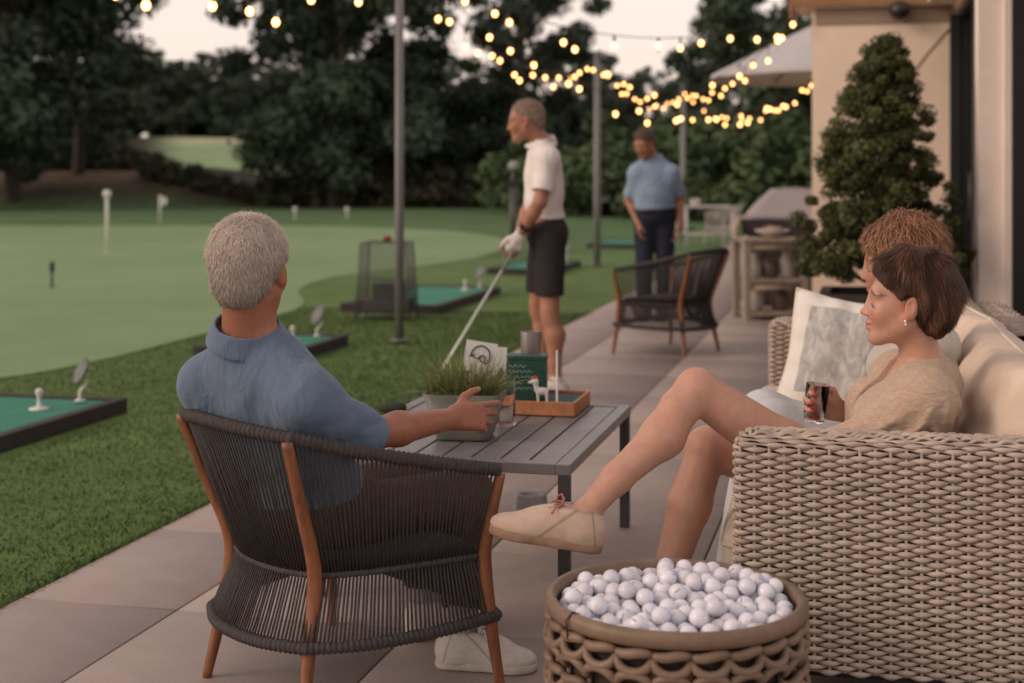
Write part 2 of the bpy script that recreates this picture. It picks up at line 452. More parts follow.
def strands(V,Q,c,R,s,flow,n,seglen,segs,width,colf,lift=.25,curl=0.0,keep=None,clump=0.0,seed=1,stop=None):
    """ribbons laid over a hair surface, returned as (verts, quads, colours)"""
    g=np.random.default_rng(seed)
    a=V[Q[:,1]]-V[Q[:,0]]; b=V[Q[:,3]]-V[Q[:,0]]; N=np.cross(a,b); ar=np.linalg.norm(N,axis=1); N=N/np.maximum(ar,1e-12)[:,None]
    cen=V[Q].mean(1)
    Rn=np.array(R); ql=(cen-nv(c))@Rn/s
    pr=ar.copy()
    if keep is not None: pr=pr*keep(ql)
    pr/=pr.sum()
    pick=g.choice(len(Q),n,p=pr)
    uv=g.random((n,2,1)); q=V[Q[pick]]
    p=(q[:,0]*(1-uv[:,0])+q[:,1]*uv[:,0])*(1-uv[:,1])+(q[:,3]*(1-uv[:,0])+q[:,2]*uv[:,0])*uv[:,1]
    nn=N[pick]; pts=[p-nn*.001]; l=g.uniform(.6,1.25,n)[:,None]
    ph=g.random((n,3))*6.28; rn=g.normal(0,1,(n,3))
    for k in range(segs):
        ql=(p-nv(c))@Rn/s
        f=flow(ql)@Rn.T
        f=f-nn*(f*nn).sum(-1,keepdims=True); f/=np.maximum(np.linalg.norm(f,axis=1,keepdims=True),1e-6)
        f=f+nn*(lift*(1 if k==0 else .3 if k==1 else -.12))+rn*clump
        if curl: f=f+curl*np.stack([np.sin(ph[:,0]+k*1.9),np.sin(ph[:,1]+k*1.7),np.sin(ph[:,2]+k*2.1)],-1)
        f/=np.linalg.norm(f,axis=1,keepdims=True)
        stp=f*seglen*l
        if stop is not None: stp=stp*(1-stop(((p+stp)-nv(c))@Rn/s)[:,None]*.93)
        p=p+stp; pts.append(p)
    t=pts[-1]-pts[0]; t/=np.maximum(np.linalg.norm(t,axis=1,keepdims=True),1e-9)
    sd=np.cross(t,nn); sd/=np.maximum(np.linalg.norm(sd,axis=1,keepdims=True),1e-9)
    VV=[];m=segs+1
    for k,pp in enumerate(pts):
        wdt=width*(1-.75*(k/segs)**1.5)
        VV.append(pp-sd*wdt/2);VV.append(pp+sd*wdt/2)
    VV=np.stack(VV,1).reshape(-1,3)
    base=np.arange(n)[:,None,None]*(2*m)
    qd=np.array([[2*k,2*k+1,2*k+3,2*k+2] for k in range(segs)])[None]
    QQ=(base+qd).reshape(-1,4)
    cc=colf(g,n,(pts[0]-nv(c))@Rn/s); cc=np.repeat(cc,2*m,axis=0)
    return VV,QQ,cc
def hair_obj(name,prims,c,R,s,h,parent,m,base,st,disp=None,ext=.2):
    me,V=sdf_mesh(name+'_t',prims,nv(c)-ext,nv(c)+ext,h,disp)
    Q=np.empty(len(me.polygons)*4,np.int32); me.polygons.foreach_get('vertices',Q); Q=Q.reshape(-1,4)
    V2=np.empty(len(me.vertices)*3,np.float32); me.vertices.foreach_get('co',V2); V2=V2.reshape(-1,3).astype(float)
    col=np.tile(np.array(base)*.6,(len(V2),1))
    VV,QQ,CC=[V2],[Q],[col]; off=len(V2)
    for kw in st:
        v,q,cc=strands(V2,Q,c,R,s,**kw); VV.append(v);QQ.append(q+off);CC.append(cc);off+=len(v)
    bpy.data.meshes.remove(me)
    me=np_mesh(name,np.concatenate(VV),np.concatenate(QQ)); set_col(me,np.concatenate(CC))
    return link(name,me,m,parent)
def cloth(name,prims,lo,hi,h,m,parent,disp=None):
    me,V=sdf_mesh(name,prims,lo,hi,h,disp); return link(name,me,m,parent)
def flap(c,M,a,b,r,tilt=0.0,k=.003,sx=1.0):
    c=nv(c); Mn=np.array(M); a=np.array(a);b=np.array(b);ab=b-a;L2=ab@ab
    def f(P):
        q=(P-c)@Mn; x,y,z=q[...,0]/sx,q[...,1],q[...,2]-q[...,1]*tilt
        rd=np.sqrt(x*x+y*y); d=np.stack([rd-a[0],z-a[1]],-1); t=np.clip((d@ab)/L2,0,1); e=d-t[...,None]*ab
        return np.sqrt((e*e).sum(-1))-r
    return (f,k,'u')
def ring_prims(c,M,rx,ry,r,n=18,k=.006,tilt=0.0,a0=0,a1=2*PI):
    P=[];pts=[]
    for i in range(n+1):
        a=a0+(a1-a0)*i/n
        pts.append(Vector(c)+M@Vector((rx*math.sin(a),ry*math.cos(a),tilt*math.cos(a))))
    for i in range(n): P.append(cone(pts[i],pts[i+1],r,r,k))
    return P

SKIN=attr_mat('skin',rough=.48,sss=.12,bump=.08,bscale=420,spec=.4)
SKINF=attr_mat('skin_far',rough=.55)
HAIR=attr_mat('hair',rough=.55,spec=.22)
POLO=mat('polo_cotton',(.115,.158,.232),.85,.10,18,.55,16,spec=.2,sheen=.15,bdist=.022,stretch=(1,1,.5))
KHAKI=mat('brown_trouser_cotton',(.080,.048,.036),.85,.15,20,.2,700,spec=.2)
SOCK=mat('grey_sock',(.32,.31,.31),.9,.1,40,.3,600,spec=.1)
SHOEW=mat('offwhite_shoe_leather',(.62,.57,.52),.55,.10,14,.15,250); SHOEL=(attr_mat('offwhite_leather_seamed',.55,bump=.15,bscale=250),(.60,.55,.50))
SOLEW=mat('pale_rubber_sole',(.50,.44,.38),.7,.15,20)
SUEDE=(attr_mat('sand_suede',.85,bump=.3,bscale=420,spec=.2,sheen=.2),(.58,.42,.33))
SOLEB=mat('tan_crepe_sole',(.33,.20,.13),.8,.2,30,.2,300)
LACE=mat('red_brown_lace',(.36,.15,.11),.85)
LINEN=mat('sand_linen',(.47,.34,.255),.9,.12,60,.5,18,spec=.15,sheen=.15,bdist=.018,stretch=(1,1,1.8))
SHORTB=mat('beige_cotton',(.46,.40,.31),.9,.1,15,.3,700,spec=.15)
WHITET=mat('pale_cotton',(.52,.53,.54),.9,.08,12,.3,600,spec=.15)
WHITEP=mat('white_polo',(.76,.70,.68),.85,.06,10,.5,12,spec=.2,bdist=.025,stretch=(1,1,.6))
CHARC=mat('charcoal_shorts',(.030,.026,.027),.85,.2,14,.2,500,spec=.2)
BLUESH=mat('light_blue_shirt',(.25,.34,.46),.85,.1,12,.5,10,spec=.2,bdist=.03,stretch=(1,1,.6))
NAVY=mat('navy_trousers',(.022,.026,.040),.85,.2,14,.2,500,spec=.2)
BLACKL=mat('black_leather',(.02,.018,.018),.45,.2,20)
GLOVE=mat('white_glove_leather',(.66,.62,.58),.6,.1,30,.2,300)
GOLD=mat('gold_ring',(.8,.55,.22),.3,.1,10,metal=1.0)

def radial(crown,g=.5,back=0.0,nzz=0.0):
    cr=np.array(crown)
    def f(q):
        d=q-cr; d/=np.maximum(np.linalg.norm(d,axis=1,keepdims=True),1e-6)
        d[:,2]-=g; d[:,1]-=back
        if nzz: d=d+nzz*np.stack([wav(q,55,1.),wav(q,60,2.),wav(q,50,3.)],-1)
        return d
    return f

# ---------------------------------------------------------------- man in the rope armchair
def seated_man():
    hc=V3(-.655,3.56,1.097); hs=1.08; HR=frame((.20,.98,-.05))
    nb=V3(-.665,3.585,.930); pc=V3(-.52,3.74,.475)
    SL=V3(-.788,3.67,.800); SR=V3(-.500,3.475,.792)
    er=V3(-.365,3.60,.680); wr=V3(-.165,3.84,.680)
    el=V3(-.80,3.90,.63); wl=V3(-.62,4.03,.56)
    hr=V3(-.46,3.68,.44); hl=V3(-.585,3.80,.44)
    kr=V3(-.125,3.955,.445); kl=V3(-.27,4.14,.445); ar=V3(-.135,3.865,.10); al=V3(-.25,4.13,.10)
    B=head_prims(hc,HR,hs,neck=nb+V3(0,0,-.02),nr=.056)
    T,M,up,L=torso_prims(pc,nb,SL,SR,w=.94,d=.92)
    B+=T
    for S,E,W in((SR,er,wr),(SL,el,wl)):
        B+=[cone(S,E,.044,.039,.03),cone(E,E.lerp(W,.35),.040,.043,.02),cone(E.lerp(W,.35),W,.043,.028,.02)]
    hd=V3(.115,.070,-.006)
    tips=[]
    B+=hand_prims(wr,hd,(-.5,.8,-.25),(-.25,-.1,1),1.06,curl=((.20,.30,.25),(.40,.45,.35),(.55,.6,.4),(.65,.7,.5)),thumb=.05,spread=.22,tips=tips)
    B+=hand_prims(wl,(.4,.5,-.1),(0,0,-1),(.6,-.5,0),1.05)
    for H_,K_,A_ in((hr,kr,ar),(hl,kl,al)):
        B+=[cone(H_,K_,.078,.056,.03),cone(K_,K_.lerp(A_,.3),.056,.056,.02),cone(K_.lerp(A_,.3),A_,.056,.036,.02)]
    B+=[cone(ar,ar+V3(.09,0,-.06),.031,.020,.02),cone(al,al+V3(.07,.06,-.06),.031,.020,.02)]
    me,V=sdf_mesh('person',B,(-1.05,3.25,-.02),(.15,4.35,1.33),.0042)
    base=(.325,.140,.088)
    col=face_cols(V,hc,HR,hs,base,(.32,.12,.10),(.22,.19,.17))
    arm=gauss(V,nv(er.lerp(wr,.6)),(.3,.3,.12)); col=col*(1-.28*arm[:,None])+np.array((.34,.125,.072))*.28*arm[:,None]
    for p,n_ in tips:
        w=gauss(V,nv(p+n_*.006),(.008,.008,.008))[:,None]; col=col*(1-.4*w)+np.array((.6,.36,.28))*.4*w
    set_col(me,col)
    man=link('person',me,SKIN)
    tag(man,'grey-haired man in a blue polo shirt seated with his back to us','person')
    # hair
    p=loc(hc,HR,hs)
    Hp=[ell(p(0,-.020,.040),(.0900*hs,.1045*hs,.0935*hs),HR,0),ell(p(0,-.066,-.028),(.064*hs,.045*hs,.058*hs),HR,.03*hs),
        plane(p(0,.010,.012),HR@Vector((0,.76,-.65)),.012),
        ell(p(.085,-.002,-.004),(.022*hs,.024*hs,.036*hs),HR,.006,'s'),ell(p(-.085,-.002,-.004),(.022*hs,.024*hs,.036*hs),HR,.006,'s'),
        plane(p(0,-.05,-.078),HR@Vector((0,0,-1)),.01)]
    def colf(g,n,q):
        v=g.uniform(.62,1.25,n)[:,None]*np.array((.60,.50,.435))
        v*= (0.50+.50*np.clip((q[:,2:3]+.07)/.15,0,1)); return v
    fl=radial((.01,-.055,.12),.35,0,.40)
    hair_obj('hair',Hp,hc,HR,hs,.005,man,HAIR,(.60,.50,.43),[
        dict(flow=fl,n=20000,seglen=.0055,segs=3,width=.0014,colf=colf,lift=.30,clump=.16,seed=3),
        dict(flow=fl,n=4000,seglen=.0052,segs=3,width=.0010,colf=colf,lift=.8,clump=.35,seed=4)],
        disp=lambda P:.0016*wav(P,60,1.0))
    # polo
    S,M,up,L=torso_prims(pc,nb,SL,SR,w=.97,d=.96,infl=.014,fill=.185)
    for S0,E0,cut in((SR,er,.90),(SL,el,.90)):
        S+=[cone(S0,S0.lerp(E0,1.0),.054,.060,.045)]
    pr=[]
    ud=(er-SR).normalized(); ld=(el-SL).normalized()
    # cut the sleeves with planes that act only round the arms: subtract a fat cone past the hem
    S+=[(lambda f:(f[0],.004,'s'))(cone(SR+ud*.300,SR+ud*.60,.085,.085)),(lambda f:(f[0],.004,'s'))(cone(SL+ld*.300,SL+ld*.60,.085,.085))]
    S+=[(lambda f:(f[0],.004,'s'))(cone(SR+ud*.21,SR+ud*.40,.0455,.047)),(lambda f:(f[0],.004,'s'))(cone(SL+ld*.21,SL+ld*.4,.0455,.047))]
    nu=(hc+V3(0,-.02,-.06)-nb).normalized()
    CM=frame(M@Vector((0,1,0)),nu)
    S+=ring_prims(nb+nu*.0,CM,.078,.076,.012,20,.02,tilt=-.012)
    S.append(flap(nb+nu*.004,CM,(.079,.034),(.103,-.016),.0045,tilt=-.16))
    S.append((lambda f:(f[0],.003,'s'))(cone(nb+nu*.030,nb+nu*.20,.0705,.078)))
    S.append(plane(pc-up*.05,-up))
    x=M@Vector((1,0,0)); nbn=nv(nb); yb=M@Vector((0,1,0)); SLm=nb+Vector((0,0,0))
    RID=[(.148,-.075,.172,-.15,.008,.006),(.172,-.15,.150,-.30,.010,.010),(.06,-.03,.13,-.10,.010,.006),(.13,-.07,.06,-.24,.017,.010),(.155,-.10,.10,-.33,.016,.011),(.10,-.05,-.01,-.16,.018,.007),(-.13,-.08,-.07,-.27,.016,.010),(-.155,-.12,-.12,-.36,.016,.009),(.03,-.16,.07,-.38,.017,.008),(-.03,-.18,-.05,-.40,.018,.007),(-.08,-.05,.06,-.085,.015,.006),(.12,-.26,.02,-.34,.015,.008),(-.11,-.30,-.01,-.36,.015,.007),(.165,-.16,.15,-.40,.014,.009)]
    def dsp(P):
        q=P-nbn; u=q@nv(x); v=q@nv(up)
        def fold_(x): return 1-np.abs(np.sin(x))**.6*1.6
        a=.0040*fold_(21*(u*.75+v*1.0)+2.2*np.sin(7*v+u*6))*np.clip((-v-.12)/.1,0,1)
        bb=.0050*fold_(30*(v*.5+.9*np.abs(u))+2.0*np.sin(9*v))*np.exp(-((np.abs(u)-.17)/.06)**2)*np.clip(-v/.06,0,1)
        c2=.0035*fold_(24*(u*1.0-v*.6)+1.2*np.sin(10*v))*np.exp(-((u-.06)/.10)**2)*np.clip((-v-.03)/.08,0,1)
        ar_=np.exp(-(((P-nv(SR.lerp(er,.75)))/np.array((.13,.13,.1)))**2).sum(-1))
        d=.006*fold_(34*((P-nv(SR))@nv(ud))+4*wav(P,9,2.))*ar_
        W3=lambda u_,v_:SLm+x*u_+up*v_-yb*.13
        r=np.zeros(P.shape[:-1])
        for (u0,v0,u1,v1,wd,am) in RID: r=r+ridge(P,W3(u0,v0),W3(u1,v1),wd*1.15,am*.62,pj=yb,tp=.45)
        r=r*np.clip(-((P-nbn)@nv(yb))/.03,0,1)
        return .5*(a+bb)+.6*c2+d+r+.0014*wav(P,26,.5)
    sh=cloth('polo_shirt',S,(-1.02,3.22,.35),(-.15,4.2,1.10),.0045,POLO,man,dsp)
    # seam on the right shoulder
    mb=MB(); sx=(SR-SL).normalized(); a_=ud; 
    # trousers and socks
    Tp=[ell(pc,(.175,.135,.12),M,0)]
    for H_,K_,A_ in((hr,kr,ar),(hl,kl,al)):
        Tp+=[cone(H_,K_,.094,.072,.04),cone(K_,K_.lerp(A_,.82),.072,.060,.03)]
    for K_,A_ in((kr,ar),(kl,al)):
        ax=(A_-K_).normalized(); Tp+=[(lambda f:(f[0],.003,'s'))(cone(K_.lerp(A_,.81)+ax*.06,A_+ax*.2,.075,.08)),(lambda f:(f[0],.003,'s'))(cone(K_.lerp(A_,.70),K_.lerp(A_,.95),.050,.050))]
    cloth('trousers',Tp,(-.85,3.45,.08),(.1,4.35,.68),.006,KHAKI,man,lambda P:.0035*wav(P,22,1.3))
    for K_,A_,d in((kr,ar,(.985,-.12,0)),(kl,al,(.7,.7,0))):
        mb=MB(); ax=(K_-A_).normalized()
        mb.tube([A_-ax*.03,A_+ax*.02,A_+ax*.07,A_+ax*.12],[.038,.0405,.042,.045],16)
        mb.build('sock',SOCK,man)
        R=frame(d); shoe(V3(A_.x,A_.y,.0)+R@Vector((0,-.0,0)),R,man,SHOEL,SOLEW,laces=SHOEW)
    # ring
    q=wr+hd.normalized()*.118*1.06
    return man,wr,hd

# ---------------------------------------------------------------- woman in front on the sofa
def front_woman():
    hs=1.02; HR=frame((-.97,.20,.03),(-.0,-.03,1)); hc=V3(1.043,3.765,.997)
    nb=V3(1.105,3.80,.800); pc=V3(.97,3.84,.44)
    SL=V3(1.055,3.625,.770); SR=V3(1.085,3.985,.770)
    el=V3(.84,3.665,.615); wl=V3(.76,3.86,.60)
    er=V3(1.10,4.09,.56); wr=V3(.925,3.97,.675)
    hl=V3(.93,3.74,.465); hr=V3(.95,3.93,.455)
    kl=V3(.475,3.66,.785); kr=V3(.53,3.86,.60)
    al=V3(.180,3.545,.492); ar=V3(.36,3.77,.10)
    B=head_prims(hc,HR,hs,True,neck=nb+V3(0,0,-.02),nr=.047)
    T,M,up,L=torso_prims(pc,nb,SL,SR,w=.92,d=.92,fem=True)
    B+=T
    for S,E,W in((SL,el,wl),(SR,er,wr)):
        B+=[cone(S,E,.042,.036,.03),cone(E,E.lerp(W,.35),.036,.037,.02),cone(E.lerp(W,.35),W,.037,.024,.02)]
    tips=[]
    B+=hand_prims(wr,(-1,-.12,.28),(-.1,-1,0),(0,.1,1),.95,curl=((.55,.85,.5),(.6,.9,.5),(.65,.9,.5),(.7,.95,.5)),thumb=.5,spread=.35,tips=tips)
    B+=hand_prims(wl,(-.7,.7,-.05),(0,.1,-1),(.7,.7,0),.93,curl=(.1,.25,.2))
    B+=[cone(hl,hl.lerp(kl,.5),.086,.072,.03),cone(hl.lerp(kl,.5),kl,.072,.053,.03),
        cone(kl+V3(.0,0,.0),kl.lerp(al,.16),.051,.049,.02),cone(kl.lerp(al,.16),kl.lerp(al,.34)+V3(.010,0,-.012),.047,.052,.02),cone(kl.lerp(al,.34)+V3(.010,0,-.012),kl.lerp(al,.72),.052,.037,.03),cone(kl.lerp(al,.72),al,.037,.031,.02)]
    B+=[cone(hr,kr,.084,.055,.012),cone(kr,kr.lerp(ar,.3),.053,.057,.015),cone(kr.lerp(ar,.3),kr.lerp(ar,.75),.057,.038,.02),cone(kr.lerp(ar,.75),ar,.038,.033,.02)]
    # feet
    FR=frame((-.97,-.12,.20),(.23,0,.97)); FD=frame((-1,-.05,0))
    B+=[cone(al,al+FR@Vector((0,.10,-.055)),.031,.020,.02),cone(al+FR@Vector((0,-.02,-.02)),al+FR@Vector((0,-.025,-.06)),.032,.028,.02),cone(ar,ar+FD@Vector((0,.10,-.06)),.031,.020,.02)]
    me,V=sdf_mesh('person',B,(.0,3.35,-.02),(1.32,4.25,1.17),.0034)
    base=(.51,.285,.205)
    col=face_cols(V,hc,HR,hs,base,(.46,.17,.15),(.12,.06,.04),True)
    for p,n_ in tips:
        w=gauss(V,nv(p+n_*.002),(.0105,.0105,.0105),4)[:,None]; col=col*(1-w)+np.array((.36,.012,.02))*w
    for c_,r_ in((kl,.06),(kr,.06)):
        w=.3*gauss(V,nv(c_),(r_,r_,r_))[:,None]; col=col*(1-w)+np.array((.49,.205,.135))*w
    set_col(me,col)
    wo=link('person',me,SKIN)
    tag(wo,'young woman with cropped brown hair and a sand linen blouse sitting cross-legged on the sofa','person')
    p=loc(hc,HR,hs)
    Hp=[ell(p(0,-.026,.052),(.094*hs,.110*hs,.100*hs),HR,0),ell(p(0,-.074,.000),(.078*hs,.062*hs,.085*hs),HR,.05*hs),ell(p(0,-.076,-.022),(.056*hs,.034*hs,.044*hs),HR,.03*hs),
        ell(p(0,.018,.090),(.076*hs,.052*hs,.048*hs),HR,.03*hs)]
    pn=(HR@Vector((0,.77,-.64))); p0=p(0,.020,.034)
    def hl_(P):
        q=(P-nv(hc))@np.array(HR)/hs; y,z=q[...,1],q[...,2]
        h1=.64*(y-.016)-.77*(z-.018); h2=.83*(y-.016)-.556*(z-.018)
        return np.minimum(h1,h2)*hs+.0025*np.sin(y*140+z*60)
    Hp.append((hl_,.010,'i'))
    Hp.append(ell(p(.088,-.004,-.006),(.022*hs,.022*hs,.034*hs),HR,.008,'s')); Hp.append(ell(p(-.088,-.004,-.006),(.022*hs,.022*hs,.034*hs),HR,.008,'s'))
    Hp.append(ell(p(0,.028,-.02),(.058*hs,.066*hs,.083*hs),HR,.004,'s'))
    def colf(g,n,q):
        v=g.uniform(.55,1.25,n)[:,None]*np.array((.098,.046,.028)); lk=.5+.5*np.sin(q[:,0]*60+q[:,1]*75+3*np.sin(q[:,2]*30)); v=v*(.6+.75*lk[:,None]**2); v[g.random(n)<.12]*=1.7; return v  # bands paint the shading of the locks into the strand colour
    cr=np.array((.0,-.02,.16))
    def fl(q):
        d=q-cr; d/=np.maximum(np.linalg.norm(d,axis=1,keepdims=True),1e-6); d[:,2]-=.45
        fr=np.clip((q[:,1]-.02)/.05,0,1)*np.clip((q[:,2]-.05)/.04,0,1)
        d[:,1]-=.10*fr
        low=np.clip((-q[:,2])/.06,0,1); d[:,1]+=.35*low
        return d
    def stp(q): return (np.minimum(.64*(q[:,1]-.016)-.77*(q[:,2]-.018),.83*(q[:,1]-.016)-.556*(q[:,2]-.018))>.005)|(q[:,2]<-.066)|((np.abs(q[:,0])>.055)&(((q[:,1]+.004)/.026)**2+((q[:,2]+.006)/.036)**2<1))
    hair_obj('hair',Hp,hc,HR,hs,.0045,wo,HAIR,(.075,.036,.022),[
        dict(flow=fl,n=12000,seglen=.0085,segs=5,width=.0017,colf=colf,lift=.07,clump=.035,seed=11,stop=stp),
        dict(flow=fl,n=1800,seglen=.009,segs=5,width=.0011,colf=colf,lift=.20,clump=.09,seed=12,stop=stp),
        dict(flow=fl,n=260,seglen=.010,segs=5,width=.0008,colf=colf,lift=.35,curl=.25,clump=.15,seed=13)],
        disp=lambda P:.0032*np.sin(((P-nv(hc))@nv(HR@Vector((0,.8,.2))))*150+3*wav(P,20,3.))+.003*wav(P,32,1.))
    mb=MB(); e=p(-.083,.006,-.036); mb.ball(e,.0042,10,7); mb.ball(e+V3(.001,-.001,-.008),.0032,8,6)
    mb.build('earring',mat('pearl',(.75,.68,.6),.25,.05),wo)
    # blouse
    S,M,up,L=torso_prims(pc,nb,SL,SR,w=.95,d=.95,infl=.018,fem=True)
    ul=(el-SL).normalized(); fl_=(wl-el).normalized(); ur=(er-SR).normalized(); fr_=(wr-er).normalized()
    S+=[cone(SL,el,.058,.062,.05),cone(el,el+fl_*.10,.062,.060,.03),cone(SR,er,.058,.058,.05),cone(er,er+fr_*.12,.058,.056,.03)]
    S+=[(lambda f:(f[0],.003,'s'))(cone(el+fl_*.09,el+fl_*.2,.045,.045)),(lambda f:(f[0],.003,'s'))(cone(er+fr_*.10,er+fr_*.25,.045,.045))]
    nu=(hc+V3(.02,0,-.08)-nb).normalized(); yF=M@Vector((0,1,0)); CM=frame(yF,nu)
    S+=ring_prims(nb+nu*.004-yF*.004,CM,.062,.064,.011,20,.014,tilt=-.022)
    S.append(flap(nb+nu*.004-yF*.004,CM,(.058,.038),(.094,-.012),.0045,tilt=-.30))
    S.append((lambda f:(f[0],.004,'s'))(cone(nb-nu*.01,nb+nu*.16,.050,.058)))
    S.append((lambda f:(f[0],.004,'s'))(cone(nb+yF*.065+nu*.02,nb+yF*.14-up*.15,.050,.010)))
    S.append(plane(pc-up*.04,-up))
    sl=nv(SL); x=M@Vector((1,0,0))
    o_=V3(0,-.055,0)
    BR=[(nb+V3(.01,-.07,-.01),SL+V3(.02,-.05,-.12),.013,.009),(nb+V3(-.03,-.08,-.03),SL+V3(-.07,-.06,-.12),.012,.008),(SL+V3(.05,-.05,-.01),SL+V3(.06,-.03,-.20),.013,.010),(SL+V3(.02,-.06,-.03),el+V3(.06,-.06,.0),.011,.008),(SL+V3(-.06,-.055,-.03),el+V3(-.02,-.06,.02),.012,.009),(SL+V3(-.02,-.06,-.05),SL+V3(.08,-.02,-.15),.011,.008),(nb+V3(.04,-.05,-.02),SL+V3(.10,-.01,-.10),.013,.008),(el+V3(.05,-.06,.05),el+V3(-.10,-.06,.02),.010,.008)]
    def dsp(P):
        q=P-sl; v=q@nv(ul); u=q@nv(yF); z=q@nv(up)
        def fold_(x): return 1-np.abs(np.sin(x))**.6*1.6
        a=.0045*fold_(20*(v*.35+u*1.0)+1.6*wav(P,7,1.))*np.exp(-((q@nv(x))/.14)**2)*np.clip(v/.05,0,1)
        b=.0040*fold_(17*(z*.6+u*.9)+1.6*wav(P,8,4.))*np.clip((-z-.02)/.08,0,1)
        r=np.zeros(P.shape[:-1])
        for a_,b_,w_,m_ in BR: r=r+ridge(P,a_,b_,w_*.85,m_,pj=V3(.10,1,.0).normalized())
        r=r*np.clip((nb.y-.02-P[...,1])/.03,0,1)
        return .45*(a+b)+r+.0012*wav(P,30,.3)
    cloth('blouse',S,(.6,3.45,.3),(1.38,4.28,.95),.0045,LINEN,wo,dsp)
    Tp=[ell(pc,(.165,.135,.115),M,0),cone(hl,hl.lerp(kl,.42),.102,.094,.03),cone(hr,hr.lerp(kr,.45),.098,.09,.03)]
    for H_,K_ in((hl,kl),(hr,kr)):
        Tp.append((lambda f:(f[0],.003,'s'))(cone(H_.lerp(K_,.60),H_.lerp(K_,1.2),.13,.13)))
    cloth('shorts',Tp,(.5,3.55,.25),(1.2,4.12,.72),.006,SHORTB,wo,lambda P:.003*wav(P,24,2.))
    sf=shoe(al+FR@Vector((0,.012,-.088)),FR,wo,SUEDE,SOLEB,L=1.06,laces=LACE)
    shoe(V3(ar.x,ar.y,0),FD,wo,SUEDE,SOLEB,L=1.02,laces=LACE)
    hd=V3(-1,-.12,.28).normalized()
    return wo,wr,hd

# ---------------------------------------------------------------- woman behind
def back_woman():
    hs=1.04; HR=frame((-.96,.25,-.12)); hc=V3(1.186,4.37,1.062)
    nb=V3(1.255,4.38,.875); pc=V3(1.28,4.42,.46)
    SL=V3(1.25,4.22,.83); SR=V3(1.27,4.55,.83)
    el=V3(1.24,4.24,.57); wl=V3(1.02,4.32,.58); er=V3(1.22,4.62,.57); wr=V3(1.0,4.52,.58)
    hl=V3(1.14,4.34,.46); hr=V3(1.14,4.51,.46); kl=V3(.79,4.30,.575); kr=V3(.80,4.50,.575); al=V3(.70,4.31,.10); ar=V3(.72,4.52,.10)
    B=head_prims(hc,HR,hs,True,neck=nb,nr=.048)
    T,M,up,L=torso_prims(pc,nb,SL,SR,w=.92,d=.92,fem=True); B+=T
    for S,E,W in((SL,el,wl),(SR,er,wr)): B+=[cone(S,E,.042,.036,.03),cone(E,W,.037,.025,.02)]
    B+=hand_prims(wl,(-1,0,-.1),(0,0,-1),(0,1,0),.93)+hand_prims(wr,(-1,0,-.1),(0,0,-1),(0,-1,0),.93)
    for H_,K_,A_ in((hl,kl,al),(hr,kr,ar)): B+=[cone(H_,K_,.078,.055,.02),cone(K_,A_,.054,.034,.02),cone(A_,A_+V3(-.12,0,-.05),.034,.026,.02)]
    me,V=sdf_mesh('person',B,(.5,4.05,0),(1.5,4.8,1.25),.0065)
    set_col(me,face_cols(V,hc,HR,hs,(.44,.24,.17),(.38,.14,.12),(.2,.09,.05),True))
    wo=link('person',me,SKIN)
    tag(wo,'woman with short curly auburn hair, mostly hidden behind the woman in the linen blouse','person')
    p=loc(hc,HR,hs)
    Hp=[ell(p(0,-.028,.050),(.098*hs,.122*hs,.104*hs),HR,0),ell(p(0,-.08,-.03),(.07*hs,.05*hs,.08*hs),HR,.03),plane(p(0,.060,.02),HR@Vector((0,.85,-.52)),.02),
        ell(p(0,.05,-.045),(.07*hs,.08*hs,.07*hs),HR,.01,'s')]
    def colf(g,n,q): 
        v=g.uniform(.5,1.35,n)[:,None]*np.array((.33,.165,.095)); return v
    hair_obj('hair',Hp,hc,HR,hs,.006,wo,HAIR,(.27,.13,.075),[dict(flow=radial((0,-.03,.15),.5),n=5000,seglen=.010,segs=5,width=.0028,colf=colf,lift=.45,curl=.65,clump=.15,seed=21)],
        disp=lambda P:.007*wav(P,42,2.))
    S,M,up,L=torso_prims(pc,nb,SL,SR,w=.95,d=.95,infl=.016,fem=True)
    S+=[cone(SL,el,.058,.054,.03),cone(SR,er,.058,.054,.03),(lambda f:(f[0],.004,'s'))(cone(nb-up*.02,nb+up*.15,.056,.06)),plane(pc-up*.05,-up)]
    cloth('blouse',S,(.8,4.05,.3),(1.5,4.8,1.0),.007,mat('ivory_blouse',(.46,.42,.37),.9,.10,15),wo,lambda P:.004*wav(P,24,1.))
    Tp=[ell(pc,(.17,.14,.12),M,0)]
    for H_,K_,A_ in((hl,kl,al),(hr,kr,ar)): Tp+=[cone(H_,K_,.096,.078,.03),cone(K_,A_,.078,.072,.03)]
    cloth('trousers',Tp,(.5,4.1,.02),(1.45,4.75,.75),.007,WHITET,wo,lambda P:.004*wav(P,20,1.))
    for A_ in(al,ar): shoe(V3(A_.x,A_.y,0),frame((-1,0,0)),wo,SHOEW,SOLEW,res=.007)
    return wo

